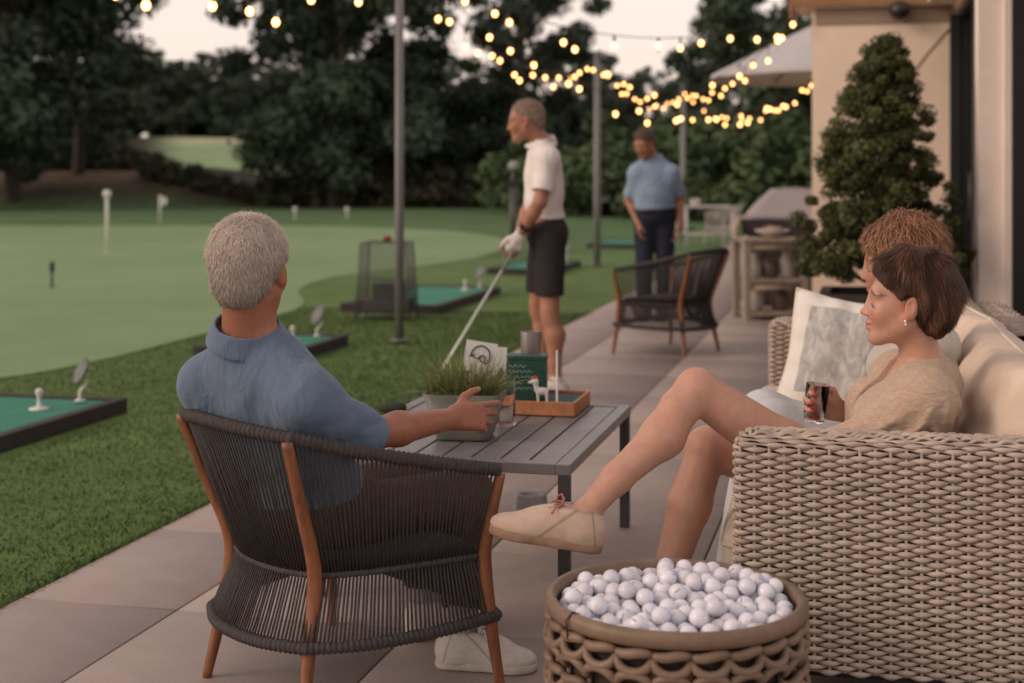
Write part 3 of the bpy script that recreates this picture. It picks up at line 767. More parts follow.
# ---------------------------------------------------------------- golfer putting off the terrace
def golfer():
    Y=8.66; k=.00609
    hs=1.04; HR=frame((-.99,.05,-.20)); hc=V3(.082,8.64,1.662)
    nb=V3(.185,8.66,1.520); pc=V3(.215,8.68,.985)
    SL=V3(.210,8.49,1.430); SR=V3(.190,8.84,1.430)
    el=V3(.165,8.40,1.175); wl=V3(.055,8.52,.985); er=V3(.12,8.86,1.18); wr=V3(.035,8.62,.945)
    hl=V3(.225,8.59,.94); hr=V3(.205,8.77,.94); kl=V3(.225,8.53,.52); kr=V3(.165,8.84,.53); al=V3(.265,8.51,.10); ar=V3(.20,8.88,.10)
    hd=V3(-.25,.0,-.97).normalized()
    B=head_prims(hc,HR,hs,neck=nb,nr=.056)
    T,M,up,L=torso_prims(pc,nb,SL,SR,w=.95,d=.95); B+=T
    for S,E,W in((SL,el,wl),(SR,er,wr)): B+=[cone(S,E,.048,.040,.03),cone(E,E.lerp(W,.35),.040,.041,.02),cone(E.lerp(W,.35),W,.041,.028,.02)]
    hv=V3(-.35,.1,-.93)
    B+=hand_prims(wl,hv,(-.35,1,.1),(-1,-.2,.35),1.03,curl=(.8,1.1,.6),thumb=.2)
    B+=hand_prims(wr,hv,(-.3,-1,.1),(-1,.2,.35),1.03,curl=(.8,1.1,.6),thumb=.2)
    for H_,K_,A_ in((hl,kl,al),(hr,kr,ar)):
        B+=[cone(H_,K_,.085,.056,.03),cone(K_,K_.lerp(A_,.12),.055,.052,.02),cone(K_.lerp(A_,.12),K_.lerp(A_,.35)+V3(.018,0,0),.050,.060,.03),cone(K_.lerp(A_,.35)+V3(.018,0,0),K_.lerp(A_,.75),.060,.040,.03),cone(K_.lerp(A_,.75),A_,.040,.036,.02),cone(A_,A_+V3(-.10,0,-.06),.034,.022,.02)]
    me,V=sdf_mesh('person',B,(-.35,8.2,-.02),(.55,9.1,1.86),.0075)
    col=face_cols(V,hc,HR,hs,(.37,.175,.115),(.30,.12,.09),(.2,.17,.15))
    set_col(me,col); man=link('person',me,SKINF)
    tag(man,'golfer in a white polo and dark shorts holding a club at the terrace edge','person')
    p=loc(hc,HR,hs)
    Hp=[ell(p(0,-.020,.040),(.0785*hs,.1015*hs,.0885*hs),HR,0),ell(p(0,-.066,-.02),(.06*hs,.045*hs,.06*hs),HR,.03),plane(p(0,.012,.03),HR@Vector((0,.70,-.71)),.012),
        ell(p(.085,-.002,-.004),(.022,.024,.036),HR,.006,'s'),ell(p(-.085,-.002,-.004),(.022,.024,.036),HR,.006,'s')]
    def colf(g,n,q): return g.uniform(.6,1.2,n)[:,None]*np.array((.38,.265,.21))
    hair_obj('hair',Hp,hc,HR,hs,.0065,man,HAIR,(.36,.24,.185),[dict(flow=radial((0,-.05,.12),.35,0,.4),n=2500,seglen=.006,segs=3,width=.004,colf=colf,lift=.35,clump=.2,seed=31)])
    S,M,up,L=torso_prims(pc,nb,SL,SR,w=.96,d=.93,belly=1.06,infl=.016)
    ul=(el-SL).normalized(); ur=(er-SR).normalized()
    S+=[cone(SL,el,.056,.066,.05),cone(SR,er,.056,.066,.05)]
    for A_,u in((SL,ul),(SR,ur)): S+=[(lambda f:(f[0],.004,'s'))(cone(A_+u*.27,A_+u*.5,.085,.085)),(lambda f:(f[0],.004,'s'))(cone(A_+u*.20,A_+u*.33,.046,.047))]
    nu=(hc+V3(.03,0,-.05)-nb).normalized(); yF=M@Vector((0,1,0)); CM=frame(yF,nu)
    S+=ring_prims(nb+nu*.0,CM,.074,.074,.014,16,.014); S.append(flap(nb+nu*.006,CM,(.072,.040),(.102,-.010),.006))
    S.append((lambda f:(f[0],.004,'s'))(cone(nb+nu*.03,nb+nu*.18,.063,.07)))
    S.append(plane(pc+up*.085,-up))
    cloth('polo_shirt',S,(-.2,8.15,.85),(.55,9.2,1.68),.0075,WHITEP,man,lambda P:.004*wav(P,16,1.)+.003*np.sin(40*(P[...,2]+.4*P[...,0])+2*wav(P,6,2.)))
    Tp=[ell(pc,(.170,.128,.125),M,0),cone(hl,hl.lerp(kl,.85),.102,.088,.05),cone(hr,hr.lerp(kr,.85),.102,.088,.05),plane(V3(0,0,.61),(0,0,-1)),plane(pc+up*.10,up)]
    cloth('shorts',Tp,(-.1,8.3,.5),(.5,9.0,1.15),.0075,CHARC,man,lambda P:.004*wav(P,18,3.))
    Gp=hand_prims(wl+hv*.0,hv,(-.35,1,.1),(-1,-.2,.35),1.06,curl=(.8,1.1,.6),thumb=.2,infl=.003)+[cone(wl-V3(-.02,-.02,-.04),wl+hv*.03,.034,.032,.01)]
    cloth('glove',Gp,(-.2,8.3,.7),(.25,8.8,1.12),.006,GLOVE,man)
    mb=MB(); ax=(wl-el).normalized(); c0=wl-ax*.055
    mb.tube([c0-ax*.012,c0+ax*.012],[.041,.040],14); mb.ball(c0+V3(-.02,-.036,0),(.016,.006,.016),10,6); mb.build('watch',BLACKL,man)
    for A_ in(al,ar):
        shoe(V3(A_.x,A_.y,0),frame((-1,-.1,0)),man,SHOEW,SOLEW,L=1.05,res=.008)
        mb=MB(); mb.tube([A_+V3(0,0,-.03),A_+V3(0,0,.03)],[.039,.041],12); mb.build('sock',SHOEW,man)
    return man,wl,wr,hv

# ---------------------------------------------------------------- man in the blue shirt
def far_man():
    hs=1.05; HR=frame((-.62,-.70,-.42)); hc=V3(1.205,12.94,1.615)
    nb=V3(1.285,13.02,1.475); pc=V3(1.31,13.05,.97)
    SR=V3(1.135,13.0,1.35); SL=V3(1.455,12.97,1.35)
    er=V3(1.075,13.12,1.10); wr=V3(1.15,12.98,.90); el=V3(1.545,13.10,1.12); wl=V3(1.53,12.97,.89)
    hr=V3(1.215,13.05,.93); hl=V3(1.40,13.05,.93); kr=V3(1.21,13.02,.50); kl=V3(1.40,13.03,.50); ar=V3(1.22,13.06,.10); al=V3(1.39,13.07,.10)
    B=head_prims(hc,HR,hs,neck=nb,nr=.06)
    T,M,up,L=torso_prims(pc,nb,SL,SR,w=1.08,d=1.1,belly=1.1); B+=T
    for S,E,W in((SL,el,wl),(SR,er,wr)): B+=[cone(S,E,.05,.042,.03),cone(E,W,.043,.03,.02)]
    B+=hand_prims(wl,(-.1,-.1,-1),(-1,0,0),(0,-1,0),1.05)+hand_prims(wr,(.1,-.1,-1),(1,0,0),(0,-1,0),1.05)
    for H_,K_,A_ in((hl,kl,al),(hr,kr,ar)): B+=[cone(H_,K_,.085,.058,.03),cone(K_,A_,.057,.038,.02),cone(A_,A_+V3(-.05,-.11,-.055),.036,.028,.02)]
    me,V=sdf_mesh('person',B,(.9,12.6,-.02),(1.75,13.35,1.82),.009)
    set_col(me,face_cols(V,hc,HR,hs,(.35,.155,.10),(.26,.10,.08),(.12,.09,.07)))
    man=link('person',me,SKINF)
    tag(man,'heavyset man in a light blue shirt and navy trousers standing behind the empty rope armchair','person')
    p=loc(hc,HR,hs)
    Hp=[ell(p(0,-.020,.042),(.083*hs,.106*hs,.093*hs),HR,0),ell(p(0,-.066,-.02),(.06*hs,.045*hs,.06*hs),HR,.03),plane(p(0,.020,.03),HR@Vector((0,.62,-.78)),.012)]
    def colf(g,n,q): return g.uniform(.6,1.2,n)[:,None]*np.array((.16,.10,.07))
    hair_obj('hair',Hp,hc,HR,hs,.008,man,HAIR,(.14,.09,.065),[dict(flow=radial((0,-.05,.12),.35),n=1500,seglen=.007,segs=3,width=.005,colf=colf,lift=.35,clump=.2,seed=41)])
    S,M,up,L=torso_prims(pc,nb,SL,SR,w=1.10,d=1.12,belly=1.12,infl=.016)
    ul=(el-SL).normalized(); ur=(er-SR).normalized()
    S+=[cone(SL,el,.058,.068,.05),cone(SR,er,.058,.068,.05)]
    for A_,u in((SL,ul),(SR,ur)): S+=[(lambda f:(f[0],.004,'s'))(cone(A_+u*.30,A_+u*.5,.088,.088)),(lambda f:(f[0],.004,'s'))(cone(A_+u*.22,A_+u*.36,.047,.047))]
    yF=M@Vector((0,1,0)); CM=frame(yF,up)
    S+=ring_prims(nb+up*.0,CM,.084,.084,.014,16,.014)+ring_prims(nb+up*.03,CM,.080,.080,.010,16,.008)
    S.append((lambda f:(f[0],.004,'s'))(cone(nb+up*.02+yF*.01,nb+up*.18,.068,.074)))
    S.append(plane(pc+up*.03,-up))
    cloth('shirt',S,(.9,12.6,.85),(1.75,13.35,1.65),.009,BLUESH,man,lambda P:.005*wav(P,14,1.)+.003*np.sin(36*(P[...,2]+.4*P[...,0])+2*wav(P,6,2.)))
    Tp=[ell(pc,(.195,.155,.125),M,0),plane(pc+up*.06,up)]
    for H_,K_,A_ in((hl,kl,al),(hr,kr,ar)): Tp+=[]
    Tp=[ell(pc,(.19,.150,.125),M,0)]
    for H_,K_,A_ in((hl,kl,al),(hr,kr,ar)): Tp+=[cone(H_,K_,.104,.080,.04),cone(K_,A_+V3(0,0,-.04),.080,.070,.03)]
    Tp.append(plane(pc+up*.065,up))
    cloth('trousers',Tp,(.95,12.7,.02),(1.7,13.35,1.12),.009,NAVY,man,lambda P:.005*wav(P,14,3.))
    mb=MB(); cc=pc+up*.05
    mb.tube([cc+M@Vector((.197*math.cos(a),.160*math.sin(a)+.005,0)) for a in np.linspace(0,2*PI,25)[:-1]],.014,6,closed=True); mb.build('belt',BLACKL,man)
    for A_ in(al,ar): shoe(V3(A_.x,A_.y,0),frame((-.4,-.9,0)),man,BLACKL,BLACKL,L=1.05,res=.009)
    return man
# ================================================================ furniture and props
ROPE=mat('dark_rope',(.060,.051,.050),.8,.25,60,.5,500,spec=.25,bdist=.0008)
ROPEG=mat('grey_rope',(.24,.22,.21),.8,.2,60)
TEAK=mat('oiled_teak',(.23,.085,.038),.42,.35,7,.15,80,spec=.45,stretch=(9,9,.8))
TEAKD=mat('dull_teak',(.24,.10,.055),.5,.3,7,stretch=(9,9,.8))
CUSHD=mat('charcoal_cushion',(.035,.032,.034),.9,.2,20,.3,500)
METAL=mat('anthracite_metal',(.055,.052,.055),.38,.2,20,.1,300,spec=.5)
ALU=mat('slate_powder_coat',(.17,.158,.158),.36,.18,10,.12,400,spec=.6)

def bez(pts,n=6):
    """Catmull-Rom through pts"""
    P=[Vector(p) for p in pts]; out=[]
    for i in range(len(P)-1):
        p0=P[max(i-1,0)];p1=P[i];p2=P[i+1];p3=P[min(i+2,len(P)-1)]
        for k in range(n):
            t=k/n
            out.append(.5*((2*p1)+(p2-p0)*t+(2*p0-5*p1+4*p2-p3)*t*t+(3*p1-p0-3*p2+p3)*t**3))
    out.append(P[-1]); return out
def resample(path,step):
    P=[Vector(p) for p in path]; d=[0]
    for i in range(1,len(P)): d.append(d[-1]+(P[i]-P[i-1]).length)
    n=max(2,int(round(d[-1]/step))+1); out=[];j=0
    for k in range(n):
        s=d[-1]*k/(n-1)
        while j<len(d)-2 and d[j+1]<s: j+=1
        t=(s-d[j])/max(d[j+1]-d[j],1e-9); out.append(P[j].lerp(P[j+1],min(max(t,0),1)))
    return out
def make_armchair(label,rope=ROPE,wood=TEAK,cush=CUSHD,sides=5,pitch=.0128,rr=.0031,group=None,cat='armchair',name='rope_armchair'):
    t=empty(name); tag(t,label,cat,group)
    rail=bez([(.415,.235,.595),(.385,.05,.632),(.335,-.16,.678),(.272,-.325,.722)],6)[:-1]+bez([(.272,-.325,.722),(.14,-.385,.735),(0,-.402,.74),(-.14,-.385,.735),(-.272,-.325,.722)],6)[:-1]+bez([(-.272,-.325,.722),(-.335,-.16,.678),(-.385,.05,.632),(-.415,.235,.595)],6)
    waist=bez([(.362,.215,.365),(.32,.08,.36),(.265,-.09,.356),(.205,-.205,.355)],6)[:-1]+bez([(.205,-.205,.355),(.10,-.245,.355),(0,-.256,.355),(-.10,-.245,.355),(-.205,-.205,.355)],6)[:-1]+bez([(-.205,-.205,.355),(-.265,-.09,.356),(-.32,.08,.36),(-.362,.215,.365)],6)
    ring=bez([(.395,.245,.212),(.370,.06,.200),(.318,-.14,.195),(.236,-.262,.192)],6)[:-1]+bez([(.236,-.262,.192),(.12,-.315,.192),(0,-.330,.192),(-.12,-.315,.192),(-.236,-.262,.192)],6)[:-1]+bez([(-.236,-.262,.192),(-.318,-.14,.195),(-.370,.06,.200),(-.395,.245,.212)],6)
    m=MB(); n=[]
    L=sum((rail[i+1]-rail[i]).length for i in range(len(rail)-1)); N=int(L/pitch)
    def at_n(path,k): return resample_n(path,N)[k]
    def rs(path,n):
        # keep the corner correspondence: same parameter on all three curves
        k=len(path)-1; out=[]
        seg=[(rail[i+1]-rail[i]).length for i in range(len(rail)-1)]; d=[0]
        for s in seg: d.append(d[-1]+s)
        j=0
        for q in range(n):
            s=d[-1]*(q+.5)/n
            while j<k-1 and d[j+1]<s: j+=1
            out.append(path[j].lerp(path[j+1],(s-d[j])/max(seg[j],1e-9)))
        return out
    A,Bq,C=rs(rail,N),rs(waist,N),rs(ring,N)
    g=random.Random(5)
    for a,b in zip(A,Bq):
        j=V3(g.gauss(0,.0012),g.gauss(0,.0012),0)
        mid=a.lerp(b,.5)+j+V3(mid_in(a)*0,0,0)
        m.tube([a,mid,b],rr,sides)
    m.build('rope_back',rope,t)
    m=MB()
    for i,(b,c) in enumerate(zip(Bq,C)):
        j=V3(g.gauss(0,.001),g.gauss(0,.001),0); m.tube([b,b.lerp(c,.5)+j,c],rr,sides)
    # rope across the seat front
    for k in range(34):
        x=-.34+.68*k/33; m.tube([(x,.225,.362),(x*1.08,.25,.212)],rr,sides)
    m.build('rope_skirt',rope,t)
    def wrap(path,r,nm,closed=False,amp=.0022):
        p=resample(path,.0036 if sides>4 else .02); rad=[r+amp*(math.sin(i*PI/2)) for i in range(len(p))]
        mm=MB(); mm.tube(p,rad,10,closed); return mm.build(nm,rope,t)
    wrap(rail,.0165,'top_rail'); 
    wrap(waist+[V3(-.30,.245,.366),V3(0,.262,.368),V3(.30,.245,.366)],.0085,'seat_rail',True,.0012)
    wrap(ring+[V3(-.33,.275,.212),V3(0,.285,.212),V3(.33,.275,.212)],.0150,'bottom_rail',True)
    for sx in(-1,1):
        m=MB(); pts=bez([(.276*sx,-.338,.715),(.243*sx,-.275,.54),(.212*sx,-.215,.36),(.222*sx,-.238,.19),(.248*sx,-.272,0)],7)
        m.tube(pts,list(np.interp(range(len(pts)),[0,12,16,20,len(pts)-1],[.0145,.0185,.0205,.0195,.0125])),12); m.build('leg',wood,t)
        m=MB(); pts=bez([(.416*sx,.240,.585),(.388*sx,.228,.46),(.368*sx,.224,.36),(.382*sx,.234,.19),(.408*sx,.252,0)],7)
        m.tube(pts,list(np.interp(range(len(pts)),[0,12,16,20,len(pts)-1],[.0135,.0175,.0195,.0185,.012])),12); m.build('leg',wood,t)
    m=MB(); m.tube([(.30,.20,.345),(0,0,.30),(-.20,-.19,.345)],.010,8); m.tube([(-.30,.20,.345),(0,0,.302),(.20,-.19,.345)],.010,8); m.build('cross_brace',METAL,t)
    # seat pad
    m=MB(); W=bez([(.33,.20),(.30,.06),(.24,-.10),(.185,-.185)] and [(.33,.20,0),(.30,.06,0),(.24,-.10,0),(.185,-.185,0),(0,-.225,0),(-.185,-.185,0),(-.24,-.10,0),(-.30,.06,0),(-.33,.20,0),(-.28,.235,0),(0,.245,0),(.28,.235,0),(.33,.20,0)],5)[:-1]
    cz=[(.90,.340),(1.0,.352),(1.0,.378),(.93,.392),(.6,.397),(.05,.398)]; nn=len(W); Vv=[];Fc=[]
    for s,z in cz:
        for w in W: Vv.append(Vector((w.x*s,w.y*s+.0,z)))
    for i in range(len(cz)-1):
        for k in range(nn): k2=(k+1)%nn; Fc.append((i*nn+k,i*nn+k2,(i+1)*nn+k2,(i+1)*nn+k))
    Fc.append(tuple(range(nn-1,-1,-1)));Fc.append(tuple((len(cz)-1)*nn+k for k in range(nn)))
    m.add(Vv,Fc); m.build('seat_pad',cush,t)
    return t
def mid_in(a): return 0.0

# ---------------------------------------------------------------- wicker
WICK=None
def wicker_mat():
    m,nt,b=new_mat('weathered_wicker'); N=nt.nodes; L=nt.links
    tc=N.new('ShaderNodeTexCoord'); nz=N.new('ShaderNodeTexNoise'); nz.inputs['Scale'].default_value=9; nz.inputs['Detail'].default_value=6; nz.inputs['Roughness'].default_value=.7
    mp=N.new('ShaderNodeMapping'); mp.inputs['Scale'].default_value=(1,1,7); L.new(tc.outputs['Object'],mp.inputs[0]); L.new(mp.outputs[0],nz.inputs[0])
    cr=N.new('ShaderNodeValToRGB'); cr.color_ramp.elements[0].position=.28; cr.color_ramp.elements[1].position=.75
    cr.color_ramp.elements[0].color=(.27,.205,.165,1); cr.color_ramp.elements[1].color=(.60,.50,.42,1)
    L.new(nz.outputs[0],cr.inputs[0]); L.new(cr.outputs[0],b.inputs['Base Color']); b.inputs['Roughness'].default_value=.62; b.inputs['Specular IOR Level'].default_value=.35
    n2=N.new('ShaderNodeTexNoise'); n2.inputs['Scale'].default_value=220; bp=N.new('ShaderNodeBump'); bp.inputs['Strength'].default_value=.35; bp.inputs['Distance'].default_value=.0008
    L.new(tc.outputs['Object'],n2.inputs[0]); L.new(n2.outputs[0],bp.inputs['Height']); L.new(bp.outputs[0],b.inputs['Normal'])
    return m
def rrect(x0,x1,y0,y1,r,inset=0.0,step=.014,n=None):
    x0+=inset;x1-=inset;y0+=inset;y1-=inset; r=max(.004,min(r-inset*.6,(x1-x0)/2-.001,(y1-y0)/2-.001)); P=[]
    for cx,cy,a0 in((x1-r,y0+r,-90),(x1-r,y1-r,0),(x0+r,y1-r,90),(x0+r,y0+r,180)):
        for k in range(7):
            a=math.radians(a0+15*k); P.append(Vector((cx+r*math.cos(a),cy+r*math.sin(a),0)))
    P.append(P[0].copy()); return resample(P,step) if n is None else resample_n(P,n)
def resample_n(path,n):
    P=[Vector(p) for p in path]; d=[0]
    for i in range(1,len(P)): d.append(d[-1]+(P[i]-P[i-1]).length)
    out=[];j=0
    for k in range(n):
        s=d[-1]*k/n
        while j<len(d)-2 and d[j+1]<s: j+=1
        t=(s-d[j])/max(d[j+1]-d[j],1e-9); out.append(P[j].lerp(P[j+1],min(max(t,0),1)))
    return out
def wicker_box(name,parent,wm,core,x0,x1,y0,y1,z0,z1,round_r=.045,pitch=.0108,stake=.036,amp=.0068,rs=.0050,sides=5,per=4,top=True):
    per_len=2*((x1-x0)+(y1-y0))-1.7*.03*2
    ns=int(per_len/stake); ns-=ns%2; n=ns*per
    rows=[]; z=z0
    while z<z1-round_r: rows.append((z,0.0)); z+=pitch
    if top:
        k=max(2,int(round_r*1.57/pitch))
        for i in range(k+1):
            a=i/k*PI/2*.98; rows.append((z1-round_r+round_r*math.sin(a),round_r*(1-math.cos(a))))
        e=(min(x1-x0,y1-y0)/2-round_r); i=1
        while i*pitch<e-.004: rows.append((z1+.0005,round_r+i*pitch)); i+=1
    VV=[];QQ=[];off=0; g=random.Random(3)
    for ri,(z,ins) in enumerate(rows):
        C=rrect(x0,x1,y0,y1,.03,ins+.012,n=n); ctr=Vector(((x0+x1)/2,(y0+y1)/2,0))
        jz=g.gauss(0,.0006); up_=1.0 if ins<round_r*.7 else 0.0
        pts=[]
        for i in range(n):
            tg=(C[(i+1)%n]-C[i-1]).normalized(); nr=Vector((tg.y,-tg.x,0))
            w=math.cos(PI*i/per+PI*ri); w=math.copysign(abs(w)**.75,w)
            if up_: pts.append(C[i]+nr*(amp*w)+Vector((0,0,z+jz+g.gauss(0,.0003))))
            else: pts.append(C[i]+Vector((0,0,z+amp*w*.8+jz)))
        V=[];
        for i in range(n):
            tg=(pts[(i+1)%n]-pts[i-1]).normalized(); a=Vector((0,0,1)) if abs(tg.z)<.9 else Vector((1,0,0)); a=(a-tg*a.dot(tg)).normalized(); b=tg.cross(a)
            for k in range(sides):
                an=2*PI*k/sides+.3; ww=math.cos(PI*i/per+PI*ri)*up_; V.append(pts[i]+a*(math.cos(an)*rs*(1.02+.58*ww))+b*(math.sin(an)*rs*1.1))
        for i in range(n):
            j=(i+1)%n
            for k in range(sides): k2=(k+1)%sides; QQ.append((off+i*sides+k,off+i*sides+k2,off+j*sides+k2,off+j*sides+k))
        VV+=V; off+=len(V)
    C0=rrect(x0,x1,y0,y1,.03,.012,n=n); sk=MB()
    for i in range(0,n,per): sk.tube([C0[i]+Vector((0,0,z0)),C0[i]+Vector((0,0,z1-round_r*.4-.004))],.0045,5)
    for f in sk.f:
        if len(f)==4: QQ.append(tuple(k+off for k in f))
    VV+=[Vector(v) for v in sk.v]
    me=np_mesh(name,np.array([tuple(v) for v in VV]),np.array(QQ)); o=link(name,me,wm,parent)
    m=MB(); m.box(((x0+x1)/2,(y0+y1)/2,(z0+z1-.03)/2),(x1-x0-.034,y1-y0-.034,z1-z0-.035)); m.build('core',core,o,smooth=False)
    return o
def pillow_mesh(name,w,h,t,m,parent=None,n=30,piping=None,wr=.006,seed=0,sq=.38):
    V=[];Fc=[]
    for side in(1,-1):
        for i in range(n+1):
            for j in range(n+1):
                u=-1+2*i/n; v=-1+2*j/n
                pr=max(0,(1-abs(u)**2.6))**sq*max(0,(1-abs(v)**2.6))**sq
                pin=1-.055*(abs(u)**2)*(1-v*v)*0 ; x=u*w/2*(1-.07*(1-v*v)*abs(u)**6*1.0*0-.05*(v*v)*0); 
                # sides bow inwards a little between the corners
                x=u*w/2*(1-.085*(1-v*v)+.012*math.sin(5*v+seed)); y=v*h/2*(1-.085*(1-u*u)+.012*math.sin(4*u+seed))
                p=np.array([x,y,side*t/2*pr])
                p[2]+=side*pr*wr*(math.sin(9*u+4*v*u+seed)+math.sin(11*v-5*u*v+seed*2)+.6*math.sin(17*(u+v)+seed))*.6
                V.append(tuple(p))
    N=n+1
    for s in range(2):
        b=s*N*N
        for i in range(n):
            for j in range(n):
                q=(b+i*N+j,b+(i+1)*N+j,b+(i+1)*N+j+1,b+i*N+j+1); Fc.append(q if s==0 else q[::-1])
    me=bpy.data.meshes.new(name); me.from_pydata(V,[],Fc); me.update()
    o=link(name,me,m,parent)
    if piping:
        mb=MB(); pts=[]
        for u,v in [(-1+2*k/20,-1) for k in range(20)]+[(1,-1+2*k/20) for k in range(20)]+[(1-2*k/20,1) for k in range(20)]+[(-1,1-2*k/20) for k in range(20)]:
            pts.append((u*w/2*(1-.085*(1-v*v)+.012*math.sin(5*v+seed)),v*h/2*(1-.085*(1-u*u)+.012*math.sin(4*u+seed)),0))
        mb.tube(pts,.0055,7,closed=True); mb.build('piping',piping,o)
    return o
def pose(o,loc_,x,y):
    """put local x / y axes of o along the given world directions"""
    x=Vector(x).normalized(); y=Vector(y); y=(y-x*y.dot(x)).normalized(); z=x.cross(y)
    o.matrix_world=Matrix.Translation(Vector(loc_))@Matrix((x,y,z)).transposed().to_4x4(); return o

def build_sofa():
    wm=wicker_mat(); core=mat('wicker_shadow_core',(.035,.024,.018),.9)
    CREAM=mat('cream_canvas',(.60,.50,.40),.9,.08,12,.4,900,spec=.15,bdist=.0006)
    t=empty('wicker_sofa',(.531,3.45,0),-math.atan2(.208,.978)); tag(t,'long weathered wicker sofa with cream seat cushions where the two women sit','sofa')
    # local: x across to the back, y along the length
    LN=2.93; DPT=.98
    for y in(0,LN-.155): wicker_box('arm',t,wm,core,0,DPT,y,y+.155,.145,.705)
    wicker_box('back_panel',t,wm,core,DPT-.15,DPT+.02,.157,LN-.157,.145,.80,sides=4,stake=.05)
    wicker_box('base_panel',t,wm,core,.03,DPT-.152,.157,LN-.157,.145,.285,top=False,round_r=0,sides=4)
    for i in range(2):
        m=MB(); y0=.165+i*1.305; m.box((.385,y0+.645,.355),(.84,1.285,.155)); o=m.build('seat_cushion',CREAM,t,bevel=.045,seg=5)
        mb=MB(); 
        for z in(.318,.392):
            mb.tube(rrect(-.036,.806,y0+.002,y0+1.288,.045,0)[:-1] and [p+Vector((0,0,z)) for p in rrect(-.037,.807,y0+.001,y0+1.289,.046,0)],.004,5)
        mb.build('piping',CREAM,o)
    for x in(.06,DPT-.08):
        for y in(.06,LN-.06):
            m=MB(); m.box((x,y,.0725),(.05,.05,.145)); m.build('foot',METAL,t,bevel=.004)
    m=MB(); m.box((DPT/2,LN/2,.139),(DPT-.03,LN-.03,.012)); m.build('base_board',mat('black_base',(.012,.011,.012),.8),t)
    # loose cushions
    PIP=mat('pale_piping',(.68,.60,.50),.85,.05)
    OAT=mat('oatmeal_canvas',(.66,.53,.43),.92,.10,9,.45,800,spec=.1,bdist=.0007)
    Ms=Matrix.Translation((.531,3.45,0))@Matrix.Rotation(-math.atan2(.208,.978),4,'Z')
    for i_,(y0_,y1_,lb_) in enumerate(((.17,1.36,'oatmeal back cushion with pale piping right behind the woman in linen'),(1.375,2.76,'oatmeal back cushion with pale piping at the far end of the sofa'))):
        o=pillow_mesh('cushion',y1_-y0_+.03,.49,.27,OAT,piping=PIP,seed=i_*3+1,wr=.006,n=44,sq=.30)
        o.matrix_world=Ms@Matrix.Translation((.715,(y0_+y1_)/2,.625))@Matrix.Rotation(.20,4,'Y')@Matrix(((0,0,1,0),(1,0,0,0),(0,1,0,0),(0,0,0,1))); tag(o,lb_,'cushion',group='cushions on the wicker sofa')
    if False: c1=pillow_mesh('cushion',.60,.58,.22,OAT,piping=PIP,seed=1,wr=.011); pose(c1,(1.36,3.98,.70),(.72,-.60,-.36),(.42,.06,.9))
    #tag(c1,'big oatmeal scatter cushion with pale piping right behind the woman in linen','cushion',group='cushions on the wicker sofa')
    c2=None
    if False: c2=pillow_mesh('cushion',.55,.52,.18,CREAM,piping=PIP,seed=3,wr=.008); pose(c2,(1.38,3.68,.58),(.75,.60,-.20),(.22,-.05,1))
    #tag(c2,'cream cushion squashed into the near corner of the sofa against the arm','cushion',group='cushions on the wicker sofa')
    # white cushion with a printed grey panel
    m_,nt,b=new_mat('printed_cushion'); N=nt.nodes; L=nt.links
    tc=N.new('ShaderNodeTexCoord'); sp=N.new('ShaderNodeSeparateXYZ'); L.new(tc.outputs['Object'],sp.inputs[0])
    def absn(o_):
        a=N.new('ShaderNodeMath'); a.operation='ABSOLUTE'; L.new(o_,a.inputs[0]); return a.outputs[0]
    def less(o_,v):
        a=N.new('ShaderNodeMath'); a.operation='LESS_THAN'; L.new(o_,a.inputs[0]); a.inputs[1].default_value=v; return a.outputs[0]
    ax=less(absn(sp.outputs[0]),.165); ay=less(absn(sp.outputs[1]),.175)
    mu=N.new('ShaderNodeMath'); mu.operation='MULTIPLY'; L.new(ax,mu.inputs[0]); L.new(ay,mu.inputs[1])
    mp=N.new('ShaderNodeMapping'); mp.inputs['Scale'].default_value=(12,5,5); L.new(tc.outputs['Object'],mp.inputs[0])
    wv=N.new('ShaderNodeTexNoise'); wv.inputs['Scale'].default_value=2.2; wv.inputs['Detail'].default_value=3; wv.inputs['Distortion'].default_value=1.6; L.new(mp.outputs[0],wv.inputs[0])
    cr=N.new('ShaderNodeValToRGB'); e=cr.color_ramp.elements; e[0].position=.36; e[0].color=(.35,.335,.325,1); e[1].position=.70; e[1].color=(.58,.55,.52,1)
    L.new(wv.outputs[0],cr.inputs[0])
    mx=N.new('ShaderNodeMix'); mx.data_type='RGBA'; L.new(mu.outputs[0],mx.inputs[0]); mx.inputs[6].default_value=(.72,.68,.62,1); L.new(cr.outputs[0],mx.inputs[7]); L.new(mx.outputs[2],b.inputs['Base Color']); b.inputs['Roughness'].default_value=.9
    c3=pillow_mesh('cushion',.49,.53,.24,m_,piping=PIP,seed=5,wr=.014); pose(c3,(1.275,5.40,.622),(.93,-.35,-.13),(.16,.42,.90)); tag(c3,'white cushion with a grey streaked panel propped against the far arm of the sofa','cushion',group='cushions on the wicker sofa')
    if False: c5=pillow_mesh('cushion',.46,.44,.16,WHITET,seed=8,wr=.01); pose(c5,(1.20,5.45,.50),(.85,-.5,0),(.45,.75,.45));
    #tag(c5,'pale blue-white cushion lying on the seat in front of the streaked one','cushion',group='cushions on the wicker sofa')
    THR=mat('patterned_throw',(.20,.10,.085),.95,.5,38,.4,300,col2=(.42,.34,.30))
    m=MB(); V=[];Fc=[]; n=26
